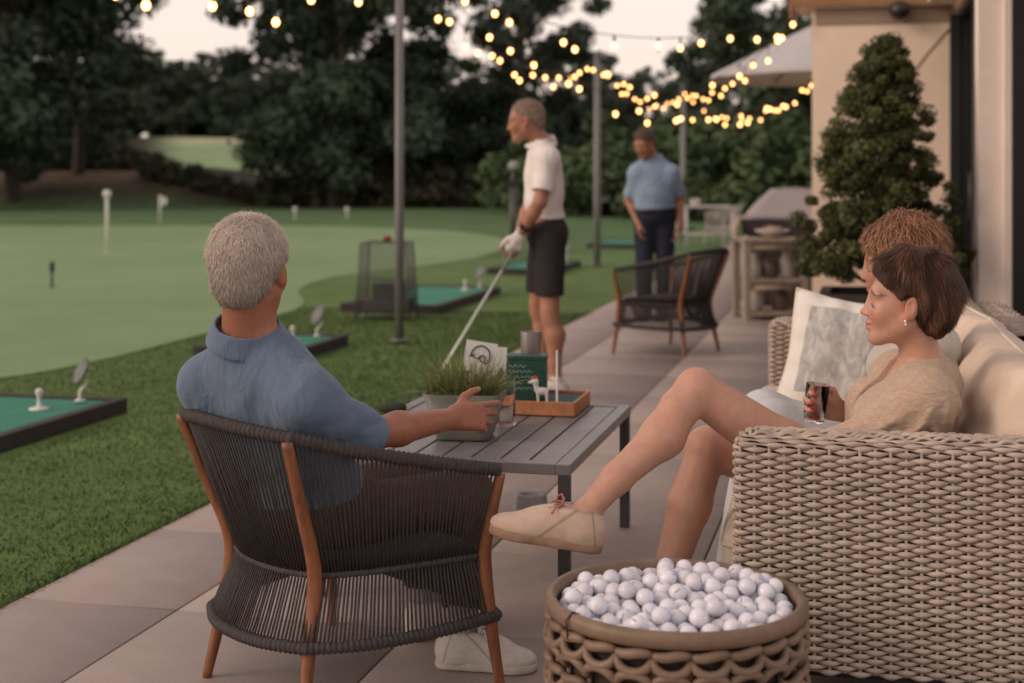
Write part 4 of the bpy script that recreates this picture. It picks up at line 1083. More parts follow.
    for i in range(n+1):
        for j in range(15):
            s=i/n; w=j/14
            # over the back: front drop, top, rear drop
            a=(s-.5)*2
            if a<-.25: x=.80+.004; z=.815-(-.25-a)*.45; x-=.006+.012*abs(math.sin(5*w+s*3))
            elif a>.25: x=1.03; z=.815-(a-.25)*.6; x+=.004+.01*abs(math.sin(4*w+s*2))
            else: x=.80+.23*(a+.25)/.5; z=.822+.008*math.sin(PI*(a+.25)/.5)
            V.append((x,1.25+.62*w+.02*math.sin(6*s),z+.004*math.sin(13*w)))
    for i in range(n):
        for j in range(14): q=i*15+j; Fc.append((q,q+15,q+16,q+1))
    m.add(V,Fc); o=m.build('throw',THR); o.matrix_world=Matrix.Translation((.531,3.45,0))@Matrix.Rotation(-math.atan2(.208,.978),4,'Z')
    tag(o,'rust and grey patterned throw folded over the back of the wicker sofa','throw')
    return t

# ---------------------------------------------------------------- coffee table and what stands on it
TO=Vector((.175,4.30,0))             # front right corner
def tb(a,l,z=0.0): return TO+DP*a+LT*l+Vector((0,0,z))
TROT=math.atan2(-DP.x,DP.y)
def build_table():
    t=empty('coffee_table',tb(.575,.42),TROT); tag(t,'low dark grey slatted metal coffee table between the armchair and the sofa','table')
    W=.84;Ln=1.15;Z=.46
    m=MB(); f=.045; hh=.034
    m.box((-W/2+f/2,0,Z-hh/2),(f,Ln,hh)); m.box((W/2-f/2,0,Z-hh/2),(f,Ln,hh))
    m.box((0,-Ln/2+f/2,Z-hh/2),(W-2*f,f,hh)); m.box((0,Ln/2-f/2,Z-hh/2),(W-2*f,f,hh)); m.build('top_frame',ALU,t,bevel=.003)
    m=MB(); n=8; pit=(W-2*f)/n
    for i in range(n):
        x=-W/2+f+pit*(i+.5); m.box((x,0,Z-.012),(pit-.009,Ln-2*f-.006,.018))
    m.build('slats',ALU,t,bevel=.002)
    m=MB(); 
    for y in(-.3,.3): m.box((0,y,Z-.030),(W-2*f,.03,.014))
    m.build('cross_bar',METAL,t)
    for x in(-1,1):
        for y in(-1,1):
            m=MB(); m.box((x*(W/2-.021),y*(Ln/2-.021),(Z-hh)/2),(.036,.036,Z-hh-.002)); m.build('leg',METAL,t,bevel=.003)
    return t
def build_table_things():
    Z=.461
    # potted grass
    pc=gnd(466,436,Z); t=empty('potted_grass',pc,TROT+.12); tag(t,'tapered zinc pot of long fine grass at the left of the coffee table','potted plant')
    ZINC=mat('dull_zinc',(.16,.16,.135),.5,.25,9,.2,120,spec=.4)
    m=MB(); a,b,h=.088,.128,.155
    def rr_(s,z,r=.02): return [Vector((p.x,p.y,z)) for p in rrect(-s,s,-s,s,r,0,n=48)]
    prof=[(a-.004,0),(a,.004),(b,h),(b-.007,h),(b-.010,h-.012),(.004,h-.02)]
    V=[];Fc=[]
    for s,z in prof: V+=rr_(s,z)
    for i in range(len(prof)-1):
        for k in range(48): k2=(k+1)%48; Fc.append((i*48+k,i*48+k2,(i+1)*48+k2,(i+1)*48+k))
    Fc.append(tuple(range(47,-1,-1))); m.add(V,Fc); m.build('pot',ZINC,t)
    g=random.Random(9); VV=[];QQ=[];CC=[]
    for i in range(1300):
        r=.115*math.sqrt(g.random()); an=g.random()*6.283; x,y=r*math.cos(an),r*math.sin(an)
        out=Vector((math.cos(an),math.sin(an),0))*(.15+.75*(r/.115)*g.random())+Vector((g.gauss(0,.25),g.gauss(0,.25),0))
        if g.random()<.30: out*=1.9
        L=g.uniform(.06,.155)*(1.25 if g.random()<.2 else 1); wd=g.uniform(.0012,.0026); p=Vector((x,y,h-.02)); d=Vector((out.x*.35,out.y*.35,1)).normalized(); b0=len(VV)
        sd=d.cross(Vector((g.gauss(0,1),g.gauss(0,1),.2))).normalized()
        c=g.uniform(.45,1.25); gcol=(.18*c+.05*g.random(),.24*c,.085*c) if g.random()<.85 else (.16*c,.13*c,.06*c)
        for k in range(5):
            w=wd*(1-k/4.3); VV+= [tuple(p-sd*w),tuple(p+sd*w)]; CC+=[gcol,gcol]
            d=(d+Vector((out.x,out.y,-.55*out.length))*.32).normalized(); p=p+d*(L/4)
        for k in range(4): QQ.append((b0+2*k,b0+2*k+1,b0+2*k+3,b0+2*k+2))
    me=np_mesh('grass',VV,QQ); set_col(me,np.array(CC)); link('grass',me,attr_mat('pot_grass_blades',.55),t)
    # card with an emblem on a stick
    c=at(480,357,5.02); t=empty('emblem_card',Vector((c.x,c.y,Z))); tag(t,'small tilted white card with a black scribbled emblem standing behind the potted grass','card')
    CARD=mat('white_card',(.66,.64,.62),.7,.05); INK=mat('black_ink',(.01,.01,.012),.6); 
    zc=c.z-Z; R=Matrix.Rotation(-.0,3,'Z')@Matrix.Rotation(.16,3,'Y')
    m=MB(); m.box((0,0,zc),(.112,.003,.108),R); m.build('card',CARD,t,smooth=False)
    m=MB()
    def cp(u,v): return Vector((0,-.0032,zc))+R@Vector((u,0,v))
    m.tube([cp(u,v) for u,v in bez2([(-.034,.004),(-.022,.030),(.004,.040),(.028,.026),(.034,.000),(.024,-.020),(.010,-.016)])],.0024,5)
    m.tube([cp(u,v) for u,v in bez2([(-.034,.004),(-.020,-.004),(-.006,-.006),(.004,.006),(.016,.004),(.018,-.010),(.010,-.016),(.000,-.008),(.004,.006)])],.0022,5)
    m.tube([cp(u,v) for u,v in bez2([(-.038,-.002),(-.028,.004),(-.018,.006)])],.0018,5)
    m.build('emblem',INK,t)
    m=MB(); m.tube([(0.0,.004,zc-.03),(0,.004,.0)],.003,6); m.build('stick',TEAKD,t)
    c=at(501,361,5.18); m=MB(); m.box((0,0,0),(.040,.006,.10),Matrix.Rotation(.06,3,'Y')); o=m.build('folded_card',CARD,bevel=.001); o.location=(c.x,c.y,c.z)
    m=MB(); m.box((0,.003,-.06),(.044,.05,.01)); m.box((0,.0,-.045),(.012,.012,.13-.09)); m.build('card_holder',METAL,o)
    tag(o,'narrow plain white card standing between the emblem card and the green box','card')
    # glass jar
    c=gnd(506,425,Z); m=MB(); GL=glass('clear_glass',(.97,.97,.96),.03,1.18)
    m.lathe([(.0295,0),(.032,.004),(.0325,.15),(.030,.165),(.0315,.18),(.0295,.18),(.028,.166),(.0300,.15),(.0295,.010),(.001,.009)],28,cap=False); o=m.build('glass_jar',GL); o.location=c
    tag(o,'tall clear glass jar beside the zinc pot, in front of the green box','jar')
    # tray
    tc=tb(.985,.305,Z); t=empty('wooden_tray',tc,TROT); tag(t,'shallow orange wood tray lined in dark teal at the far end of the coffee table','tray')
    w,d,h=.30,.30,.05; OAK=mat('orange_oak',(.40,.165,.075),.5,.25,6,.15,90,stretch=(6,.8,6)); TEAL=mat('dark_teal_lining',(.02,.045,.055),.7,.2,20)
    m=MB(); k=.012
    m.box((0,-d/2+k/2,h/2),(w,k,h)); m.box((0,d/2-k/2,h/2),(w,k,h)); m.box((-w/2+k/2,0,h/2),(k,d-2*k,h)); m.box((w/2-k/2,0,h/2),(k,d-2*k,h)); m.build('rim',OAK,t,bevel=.002)
    m=MB(); m.box((0,0,.02),(w-2*k-.001,d-2*k-.001,.038)); m.build('lining',TEAL,t,smooth=False)
    zt=Z+.0395
    # green box
    gb=at(526,398,5.27); p=Vector((gb.x,gb.y,zt)); t=empty('green_box',p,TROT*.4); tag(t,'dark green box with pale looping script standing on the wooden tray','box')
    GREEN=mat('bottle_green_board',(.010,.060,.042),.45,.15,15); m=MB(); m.box((0,.03,.075),(.150,.075,.150)); m.build('body',GREEN,t,bevel=.004)
    m=MB(); m.box((0,.03,.1585),(.156,.081,.017)); m.build('lid',GREEN,t,bevel=.003)
    SC=mat('pale_script',(.36,.46,.40),.6); m=MB()
    for row,(z,x0,x1,amp) in enumerate(((.128,-.062,.005,.006),(.108,-.064,.030,.007),(.088,-.05,.045,.006),(.066,-.06,-.005,.005),(.046,-.055,.03,.006))):
        pts=[];g=random.Random(row)
        nL=int((x1-x0)/.0035)
        for i in range(nL): pts.append((x0+i*.0035+.0022*math.sin(i*1.6),-.0082,z+amp*math.sin(i*1.15+row)*(.45+.55*g.random())))
        m.tube(pts,.0011,4)
    m.build('script',SC,t)
    # figurine
    fp=at(541,400,5.20); p=Vector((fp.x,fp.y,zt)); t=empty('dog_figurine',p); tag(t,'small white dog figurine with a red cap in front of the green box','figurine')
    CER=mat('white_ceramic',(.62,.58,.55),.35,.05); Fg=[]
    a=V3(0,0,0)
    Fg+=[ell((.004,0,.045),(.024,.013,.015),None,.01),cone((-.016,0,.052),(-.020,0,.072),.010,.009,.008),ell((-.022,0,.082),(.014,.012,.013),None,.006),cone((-.030,0,.080),(-.044,0,.077),.006,.0045,.005)]
    for x in(-.012,.020):
        for y in(-.007,.007): Fg.append(cone((x,y,.040),(x+.002,y,.004),.0058,.005,.004))
    Fg+=[cone((.026,0,.050),(.036,0,.066),.004,.003,.004),cone((-.016,-.010,.090),(-.012,-.012,.076),.004,.003,.002),cone((-.016,.010,.090),(-.012,.012,.076),.004,.003,.002)]
    me,V=sdf_mesh('body',Fg,(-.06,-.04,-.01),(.06,.04,.12),.0022); link('body',me,CER,t)
    m=MB(); m.ball((-.020,0,.0945),(.0115,.0115,.008),12,8); m.ball((-.031,0,.0925),(.008,.009,.002),10,6); m.build('cap',mat('red_cap',(.35,.02,.025),.6),t)
    # white stick
    sp=at(557,402,5.19); m=MB(); m.lathe([(.014,0),(.014,.004),(.0042,.008),(.0040,.19),(.0030,.196)],12); o=m.build('white_stick',CER); o.location=(sp.x,sp.y,zt); tag(o,'thin upright white stick on the tray right of the dog figurine','stick')
    # taupe tumbler behind the box
    q=at(532,398,5.50); m=MB(); m.lathe([(.034,0),(.037,.004),(.039,.235),(.037,.24),(.035,.236),(.033,.05),(.001,.048)],28,cap=False); o=m.build('tumbler',mat('taupe_steel',(.20,.165,.155),.4,.1,metal=.4)); o.location=(q.x,q.y,zt if False else Z)
    o.location=tb(1.075,.375,zt); tag(o,'tall taupe tumbler standing behind the green box on the tray','tumbler')
    # dark pouch
    q=gnd(392,413,Z); P=[ell((0,0,.018),(.055,.032,.019),None,0),ell((.02,.004,.022),(.03,.026,.018),None,.01),plane((0,0,0),(0,0,-1))]
    me,V=sdf_mesh('pouch',P,(-.08,-.06,-.01),(.08,.06,.06),.004); o=link('pouch',me,mat('dark_olive_felt',(.030,.032,.024),.9,.2,20)); o.location=q; tag(o,'small dark olive pouch lying at the left edge of the coffee table','pouch')
    # grey block on the floor
    q=gnd(531,512,0); P=[ell((0,0,.035),(.5,.5,.5),None,0),plane((.07,0,0),(1,0,.12),.01),plane((-.07,0,0),(-1,0,.12),.01),plane((0,.05,0),(0,1,.12),.01),plane((0,-.05,0),(0,-1,.12),.01),plane((0,0,.075),(0,0,1),.008),plane((0,0,0),(0,0,-1),0),ell((0,0,.10),(.05,.034,.05),None,.006,'s')]
    me,V=sdf_mesh('stone_bowl',P,(-.09,-.07,-.01),(.09,.07,.09),.004); o=link('stone_bowl',me,mat('grey_stone',(.22,.21,.21),.8,.2,60,.3,200)); o.location=q; tag(o,'low grey stone bowl on the paving under the coffee table','bowl')
def bez2(pts): return [(p.x,p.y) for p in bez([(a,b,0) for a,b in pts],7)]

# ---------------------------------------------------------------- basket of balls
def build_basket():
    c=Vector((.352,3.06,0)); t=empty('woven_basket',c); tag(t,'round brown woven basket heaped with white golf balls at the foot of the sofa','basket')
    RES=mat('brown_resin_strap',(.19,.125,.085),.48,.22,14,.25,160,spec=.4); H=.44; R=.278
    m=MB(); m.lathe([(R-.021,H-.03),(R-.020,H-.006),(R-.013,H),(R-.003,H-.001),(R+.003,H-.009),(R+.004,H-.022),(R-.001,H-.033),(R-.010,H-.035)],72,cap=False); m.build('rim',RES,t)
    m=MB(); m.lathe([(R-.040,.012),(R-.0235,H-.02)],48,cap=False); m.lathe([(.001,.012),(R-.045,.012)],48,cap=False); m.build('liner',mat('basket_liner',(.035,.024,.018),.8),t)
    m=MB(); nc=22; per=.088; dz=2*PI/nc
    def cy(a,z,ro=0.0): return Vector(((R-.010+ro)*math.cos(a),(R-.010+ro)*math.sin(a),z))
    row=0; z=H-.048
    def link_(a,z,kind):
        hw=dz*.52
        if kind=='bar':
            m.tube([cy(a+hw*u,z+.003*math.sin(3*u),.006*(1-u*u)) for u in np.linspace(-.98,.98,9)],[.0060,.0095,.0105,.011,.011,.011,.0105,.0095,.0060],9)
        else:
            s=1 if kind=='u' else -1
            m.tube([cy(a+hw*.92*math.sin(u),z-s*.027*math.cos(u)+s*.012,.008-.014*abs(u/1.75)**2) for u in np.linspace(-1.75,1.75,13)],[.0055,.0080,.0092]+[.0098]*7+[.0092,.0080,.0055],9)
    while z>.02:
        for k in range(nc):
            a=dz*(k+.5*(row%2)); b=a+dz*.5
            link_(a,z,'bar'); link_(a,z-.022,'u') if True else 0
            link_(a,z-.056,'n'); 
        z-=per; row+=0
    for k in range(nc):                       # uprights the links are looped round
        a=dz*(k+.5); m.tube([cy(a,H-.045,-.012),cy(a,.01,-.012)],.006,6)
    m.tube([cy(2*PI*k/72,.014,0) for k in range(72)],.014,8,closed=True)
    m.build('link_weave',RES,t)
    m=MB(); m.tube([cy(math.radians(213),H-.05,.016),cy(math.radians(213),H-.012,.020),cy(math.radians(213),H+.003,.004),cy(math.radians(213),H-.004,-.012)],.0022,5); m.build('rim_tie',mat('dark_tie',(.03,.02,.015),.7),t)
    # balls: a short relaxation inside the cylinder
    g=np.random.default_rng(2); N=298; r=.0195; Rb=R-.026
    a=g.random(N)*2*PI; q=np.sqrt(g.random(N))*(Rb-r); P=np.stack([q*np.cos(a),q*np.sin(a),H-.10+g.random(N)*.25],-1); zf=H-.070
    rj=r*g.uniform(.99,1.10,N)
    for it in range(420):
        P[:,2]-=.0016
        ctr=.0006*(it<340); P[:,:2]*=(1-ctr*.4)
        for _ in range(2):
            d=P[:,None]-P[None]; L=np.sqrt((d*d).sum(-1))+np.eye(N); ov=np.maximum(rj[:,None]+rj[None]-L,0); np.fill_diagonal(ov,0)
            P+=(d/L[...,None]*ov[...,None]*.42).sum(1)
            P[:,2]=np.maximum(P[:,2],zf+.022*np.clip(1-(P[:,0]**2+P[:,1]**2)/(Rb*Rb),0,1)+.016*np.sin(61*P[:,0]+1.3)*np.sin(53*P[:,1]+.4))
            rr=np.sqrt((P[:,:2]**2).sum(-1)); f=np.minimum(1,(Rb-r)/np.maximum(rr,1e-9)); P[:,:2]*=f[:,None]
    m_,nt,b=new_mat('golf_ball_cover'); N_=nt.nodes; L_=nt.links
    b.inputs['Base Color'].default_value=(.72,.71,.74,1); b.inputs['Roughness'].default_value=.34; b.inputs['Coat Weight'].default_value=.3
    tc=N_.new('ShaderNodeTexCoord'); vo=N_.new('ShaderNodeTexVoronoi'); vo.inputs['Scale'].default_value=250; L_.new(tc.outputs['Object'],vo.inputs[0])
    mr=N_.new('ShaderNodeMapRange'); mr.inputs[1].default_value=0; mr.inputs[2].default_value=.5; L_.new(vo.outputs['Distance'],mr.inputs[0])
    bp=N_.new('ShaderNodeBump'); bp.inputs['Strength'].default_value=1.0; bp.inputs['Distance'].default_value=.0009; L_.new(mr.outputs[0],bp.inputs['Height']); L_.new(bp.outputs[0],b.inputs['Normal'])
    oi=N_.new('ShaderNodeObjectInfo'); cr=N_.new('ShaderNodeValToRGB'); cr.color_ramp.elements[0].color=(.62,.60,.66,1); cr.color_ramp.elements[1].color=(.80,.78,.84,1); L_.new(oi.outputs['Random'],cr.inputs[0])
    # a short printed stamp and some scuffing
    sp_=N_.new('ShaderNodeSeparateXYZ'); L_.new(tc.outputs['Object'],sp_.inputs[0])
    def mth(op,a,v):
        q=N_.new('ShaderNodeMath'); q.operation=op
        for i_,x_ in enumerate((a,v)):
            if x_ is None: continue
            if isinstance(x_,(int,float)): q.inputs[i_].default_value=x_
            else: L_.new(x_,q.inputs[i_])
        return q.outputs[0]
    bx=mth('LESS_THAN',mth('ABSOLUTE',sp_.outputs[0],None),.0075); by=mth('LESS_THAN',mth('ABSOLUTE',sp_.outputs[1],None),.0017); bz=mth('GREATER_THAN',sp_.outputs[2],0.0)
    wv_=mth('GREATER_THAN',mth('SINE',mth('MULTIPLY',sp_.outputs[0],2600.0),None),-.35)
    st_=mth('MULTIPLY',mth('MULTIPLY',bx,by),mth('MULTIPLY',bz,wv_))
    ns_=N_.new('ShaderNodeTexNoise'); ns_.inputs['Scale'].default_value=55; ns_.inputs['Detail'].default_value=5; L_.new(tc.outputs['Object'],ns_.inputs[0])
    sf=N_.new('ShaderNodeMapRange'); sf.inputs[1].default_value=.60; sf.inputs[2].default_value=.75; sf.inputs[3].default_value=0; sf.inputs[4].default_value=.30; L_.new(ns_.outputs[0],sf.inputs[0])
    x1=N_.new('ShaderNodeMix'); x1.data_type='RGBA'; L_.new(sf.outputs[0],x1.inputs[0]); L_.new(cr.outputs[0],x1.inputs[6]); x1.inputs[7].default_value=(.34,.31,.29,1)
    x2=N_.new('ShaderNodeMix'); x2.data_type='RGBA'; L_.new(st_,x2.inputs[0]); L_.new(x1.outputs[2],x2.inputs[6]); x2.inputs[7].default_value=(.06,.06,.10,1); L_.new(x2.outputs[2],b.inputs['Base Color'])
    m=MB(); m.ball((0,0,0),r,20,14); o=m.build('golf_ball',m_); first=True
    for i in range(len(P)):
        if first: b_=o; first=False
        else: b_=o.copy(); COL.objects.link(b_)
        b_.location=c+Vector(P[i]); b_.rotation_euler=tuple(g.random(3)*6.28)
        tag(b_,'white golf ball heaped in the round woven basket','golf ball','golf balls heaped in the woven basket')
    return t

def build_club(wl,wr,hv):
    top=wl.lerp(wr,.5)+Vector((.02,.0,.0)); hcen=Vector((.0,8.55,.86)); head=Vector((-.50,8.20,.03))
    d=(head-hcen).normalized(); a=hcen-d*.14
    t=empty('golf_club',head); tag(t,'golf club with a pale shaft held low by the man in the white polo','golf club')
    o=head
    m=MB(); m.tube([a-o,hcen+d*.12-o],[.0145,.0105],10); m.build('grip',mat('grey_rubber_grip',(.20,.20,.18),.8),t)
    m=MB(); m.tube([hcen+d*.12-o,head+Vector((0,0,.02))-o],[.0095,.0075],10); m.build('shaft',mat('pale_steel_shaft',(.62,.66,.58),.35,.05,metal=.3),t)
    Hd=[cone((0,0,.015),(-.06,-.06,.012),.013,.018,.01),ell((-.035,-.035,.0),(.05,.05,.016),None,.01)]
    me,V=sdf_mesh('head',Hd,(-.12,-.12,-.03),(.05,.05,.05),.005); link('head',me,METAL,t)
# ================================================================ ground, green, paving
def st(s,t,z=0.0):      # s along the terrace, t to the right of the camera line
    return Vector((.9701*t+.2425*s, .9701*s-.2425*t, z))
TR=TROT
def terrain_h(x,y):
    h=-.02
    r=np.clip((y-66)/90,0,1); h=h+7.0*r*r*(3-2*r)*np.clip(.75+0*x,0,1)
    h=h+1.5*np.clip((-x-10.5)/4,0,1)*np.clip((y-56)/5,0,1)*np.clip((95-y)/20,0,1)
    h=h+.10*np.clip((y-62)/10,0,1)*np.sin(x*.31+y*.17)
    return h
def blade_mat():
    m=attr_mat('grass_blade',.8,spec=.1); nt=m.node_tree; c=nt.nodes.new('ShaderNodeCombineXYZ'); c.inputs[2].default_value=1.0
    g=nt.nodes.new('ShaderNodeNewGeometry'); mx=nt.nodes.new('ShaderNodeMix'); mx.data_type='VECTOR'; mx.inputs[0].default_value=.95
    nt.links.new(g.outputs['Normal'],mx.inputs[4]); nt.links.new(c.outputs[0],mx.inputs[5]); nt.links.new(mx.outputs[1],nt.nodes['Principled BSDF'].inputs['Normal']); return m
def build_ground():
    xs=np.concatenate([np.linspace(-600,-130,9)[:-1],np.arange(-130,131,2.0),np.linspace(130,600,9)[1:]])
    ys=np.concatenate([np.linspace(-60,0,5)[:-1],np.arange(0,200,2.0),np.linspace(200,900,12)])
    X,Y=np.meshgrid(xs,ys,indexing='ij'); Z=terrain_h(X,Y)
    V=np.stack([X,Y,Z],-1).reshape(-1,3); ny=len(ys)
    I=np.arange(len(xs)-1)[:,None]*ny+np.arange(ny-1)[None]; Q=np.stack([I,I+ny,I+ny+1,I+1],-1).reshape(-1,4)
    me=np_mesh('lawn',V,Q)
    x,y=V[:,0],V[:,1]
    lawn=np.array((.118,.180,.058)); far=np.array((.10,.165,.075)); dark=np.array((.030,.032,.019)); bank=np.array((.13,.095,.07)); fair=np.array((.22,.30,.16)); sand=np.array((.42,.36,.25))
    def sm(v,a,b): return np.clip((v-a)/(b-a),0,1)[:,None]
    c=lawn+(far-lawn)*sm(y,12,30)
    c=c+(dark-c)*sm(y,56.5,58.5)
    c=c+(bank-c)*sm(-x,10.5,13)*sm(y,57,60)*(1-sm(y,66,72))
    px=512+x/np.maximum(y,1)*1422
    m=sm(px,155,170)*(1-sm(px,258,272))*sm(y,84,90)*(1-sm(y,150,160)); c=c+(fair-c)*m
    m2=sm(px,165,185)*(1-sm(px,250,262))*sm(y,128,131)*(1-sm(y,137,140)); c=c+(sand-c)*m2
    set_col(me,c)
    m_,nt,b=new_mat('lawn_turf'); N=nt.nodes; L=nt.links
    a=N.new('ShaderNodeAttribute'); a.attribute_name='Col'; tc=N.new('ShaderNodeTexCoord')
    out=a.outputs[0]
    for sc,lo,hi in((.35,.80,1.18),(2.2,.82,1.16),(38,.80,1.18)):
        nz=N.new('ShaderNodeTexNoise'); nz.inputs['Scale'].default_value=sc; nz.inputs['Detail'].default_value=5; L.new(tc.outputs['Object'],nz.inputs[0])
        mr=N.new('ShaderNodeMapRange'); mr.inputs[1].default_value=.3; mr.inputs[2].default_value=.7; mr.inputs[3].default_value=lo; mr.inputs[4].default_value=hi; L.new(nz.outputs[0],mr.inputs[0])
        mx=N.new('ShaderNodeVectorMath'); mx.operation='SCALE'; L.new(out,mx.inputs[0]); L.new(mr.outputs[0],mx.inputs['Scale']); out=mx.outputs[0]
    L.new(out,b.inputs['Base Color']); b.inputs['Roughness'].default_value=.9; b.inputs['Specular IOR Level'].default_value=.1
    nz=N.new('ShaderNodeTexNoise'); nz.inputs['Scale'].default_value=70; nz.inputs['Detail'].default_value=4; L.new(tc.outputs['Object'],nz.inputs[0])
    bp=N.new('ShaderNodeBump'); bp.inputs['Strength'].default_value=.6; bp.inputs['Distance'].default_value=.015; L.new(nz.outputs[0],bp.inputs['Height']); L.new(bp.outputs[0],b.inputs['Normal'])
    tag(link('lawn',me,m_),kind='structure')
    # putting green
    pts=[(-420,418),(-200,397),(0,378),(100,360),(200,335),(262,319),(296,309),(304,300),(298,292),(312,283),(345,275),(430,265),(478,257),(503,248),(505,241),(486,235),(420,229),(300,226),(100,226),(-420,228)]
    P=[gnd(a,b_,-.014) for a,b_ in pts]; P=bez(P+[P[0]],8)[:-1]
    P0=list(P); bm=MB(); bm.add(P,[tuple(range(len(P)))]); 
    GR=mat('putting_green_turf',(.205,.290,.148),.9,.07,1.1,.25,90,spec=.1,bdist=.004,mottle=.10)
    tag(bm.build('putting_green',GR,smooth=False),kind='structure')
    # the collar of slightly longer grass
    # paving
    t0=-2.815; W=.755; Ln=.90; s0=3.99-Ln*8; g=random.Random(4)
    m=MB(); m.frame_box(st(s0,-2.6,-.09),st(s0+Ln*56,t0)-st(s0,t0),st(s0,t0+W*14)-st(s0,-2.6),(0,0,.081)); tag(m.build('paving_bed',mat('dark_joint',(.040,.033,.031),.95,.2,30),smooth=False),kind='structure')
    m_,nt,b=new_mat('porcelain_paving'); N=nt.nodes; L=nt.links
    tc=N.new('ShaderNodeTexCoord'); a=N.new('ShaderNodeAttribute'); a.attribute_name='Col'; out=a.outputs[0]
    for sc,lo,hi in((1.3,.95,1.05),(9,.93,1.06),(160,.90,1.08)):
        nz=N.new('ShaderNodeTexNoise'); nz.inputs['Scale'].default_value=sc; nz.inputs['Detail'].default_value=6; L.new(tc.outputs['Object'],nz.inputs[0])
        mr=N.new('ShaderNodeMapRange'); mr.inputs[1].default_value=.3; mr.inputs[2].default_value=.7; mr.inputs[3].default_value=lo; mr.inputs[4].default_value=hi; L.new(nz.outputs[0],mr.inputs[0])
        mx=N.new('ShaderNodeVectorMath'); mx.operation='SCALE'; L.new(out,mx.inputs[0]); L.new(mr.outputs[0],mx.inputs['Scale']); out=mx.outputs[0]
    L.new(out,b.inputs['Base Color'])
    nz=N.new('ShaderNodeTexNoise'); nz.inputs['Scale'].default_value=3; nz.inputs['Detail'].default_value=6; L.new(tc.outputs['Object'],nz.inputs[0])
    mr=N.new('ShaderNodeMapRange'); mr.inputs[3].default_value=.58; mr.inputs[4].default_value=.68; L.new(nz.outputs[0],mr.inputs[0]); L.new(mr.outputs[0],b.inputs['Roughness'])
    b.inputs['Specular IOR Level'].default_value=.4
    n2=N.new('ShaderNodeTexNoise'); n2.inputs['Scale'].default_value=240; bp=N.new('ShaderNodeBump'); bp.inputs['Strength'].default_value=.15; bp.inputs['Distance'].default_value=.001; L.new(tc.outputs['Object'],n2.inputs[0]); L.new(n2.outputs[0],bp.inputs['Height']); L.new(bp.outputs[0],b.inputs['Normal'])
    V=[];Q=[];C=[]
    for i in range(56):
        for j in range(14):
            a0,a1=s0+Ln*i,s0+Ln*(i+1); b0,b1=t0+W*j,t0+W*(j+1); gp=.0034
            if j==0: b0=-2.60
            q=[st(a0+gp,b0+gp),st(a0+gp,b1-gp),st(a1-gp,b1-gp),st(a1-gp,b0+gp)]
            k=len(V); c=np.array((.325,.262,.238))*(1+g.gauss(0,.020)); e=.0025
            for z,ins in((-.012,0),(-e,0),(0,e)):
                q2=[st(a0+gp+ins,b0+gp+ins,z),st(a0+gp+ins,b1-gp-ins,z),st(a1-gp-ins,b1-gp-ins,z),st(a1-gp-ins,b0+gp+ins,z)]
                V+=[tuple(p) for p in q2]; C+=[c]*4
            for r in range(2):
                for u in range(4): u2=(u+1)%4; Q.append((k+4*r+u,k+4*r+u2,k+4*r+4+u2,k+4*r+4+u))
            Q.append((k+8,k+9,k+10,k+11))
    me=np_mesh('terrace_paving',V,Q); set_col(me,np.array(C)); tag(link('terrace_paving',me,m_,smooth=False),kind='structure')
    # mown blades of the near lawn
    g=np.random.default_rng(8); n=190000
    s=2.6+g.random(n)**1.5*11; t=-2.600-g.random(n)**1.25*5.2
    e=int(n*.16); t[:e]=-2.598-np.abs(g.normal(0,.02,e))
    ok=~((t<-4.02)&(t>-5.7)&(((s>4.7)&(s<7.4))|((s>9.6)&(s<10.7)&(t>-4.9))|((s>13.1)&(s<15.7)&(t>-5.1))))
    s,t=s[ok],t[ok]
    qx=.9701*t+.2425*s; qy=.9701*s-.2425*t; ins=np.zeros(len(s),bool); pv=[(p.x,p.y) for p in P0]
    for k in range(len(pv)):
        (x0,y0),(x1,y1)=pv[k],pv[k-1]
        cnd=((y0>qy)!=(y1>qy)); xi=(x1-x0)*(qy-y0)/((y1-y0) if abs(y1-y0)>1e-9 else 1e-9)+x0; ins^=cnd&(qx<xi)
    s,t=s[~ins],t[~ins]; e=int((t>-2.7).sum()*0); n=len(s); edge=t>-2.66
    P=np.stack([.9701*t+.2425*s,.9701*s-.2425*t,np.full(n,-.022)],-1)
    hgt=g.uniform(.008,.020,n); hgt[edge]*=1.5
    an=g.random(n)*6.283; ln=g.normal(0,.45,(n,2)); ln[edge,0]+=.25
    d1=np.stack([ln[:,0]*hgt*.5,ln[:,1]*hgt*.5,hgt*.6],-1); d2=np.stack([ln[:,0]*hgt*1.3,ln[:,1]*hgt*1.3,hgt],-1)
    wv=np.stack([np.cos(an),np.sin(an),0*an],-1)*(g.uniform(.0013,.0028,n)*(1+np.maximum(0,s-6)*.12))[:,None]
    V=np.stack([P-wv,P+wv,P+d1+wv*.8,P+d1-wv*.8,P+d2+wv*.15,P+d2-wv*.15],1).reshape(-1,3)
    b0=np.arange(n)[:,None,None]*6; Q=(b0+np.array([[0,1,2,3],[3,2,4,5]])[None]).reshape(-1,4)
    me=np_mesh('lawn_blades',V,Q)
    v=g.uniform(.6,1.3,n); v=.94+.06*v; c=np.stack([.125*v+.012*g.random(n),.200*v,.062*v],-1); dry=g.random(n)<.02; c[dry]=np.array((.16,.13,.06))
    set_col(me,np.repeat(c,6,axis=0)); o=link('lawn_blades',me,blade_mat()); tag(o,'short mown grass blades along the terrace edge','grass',kind='stuff')

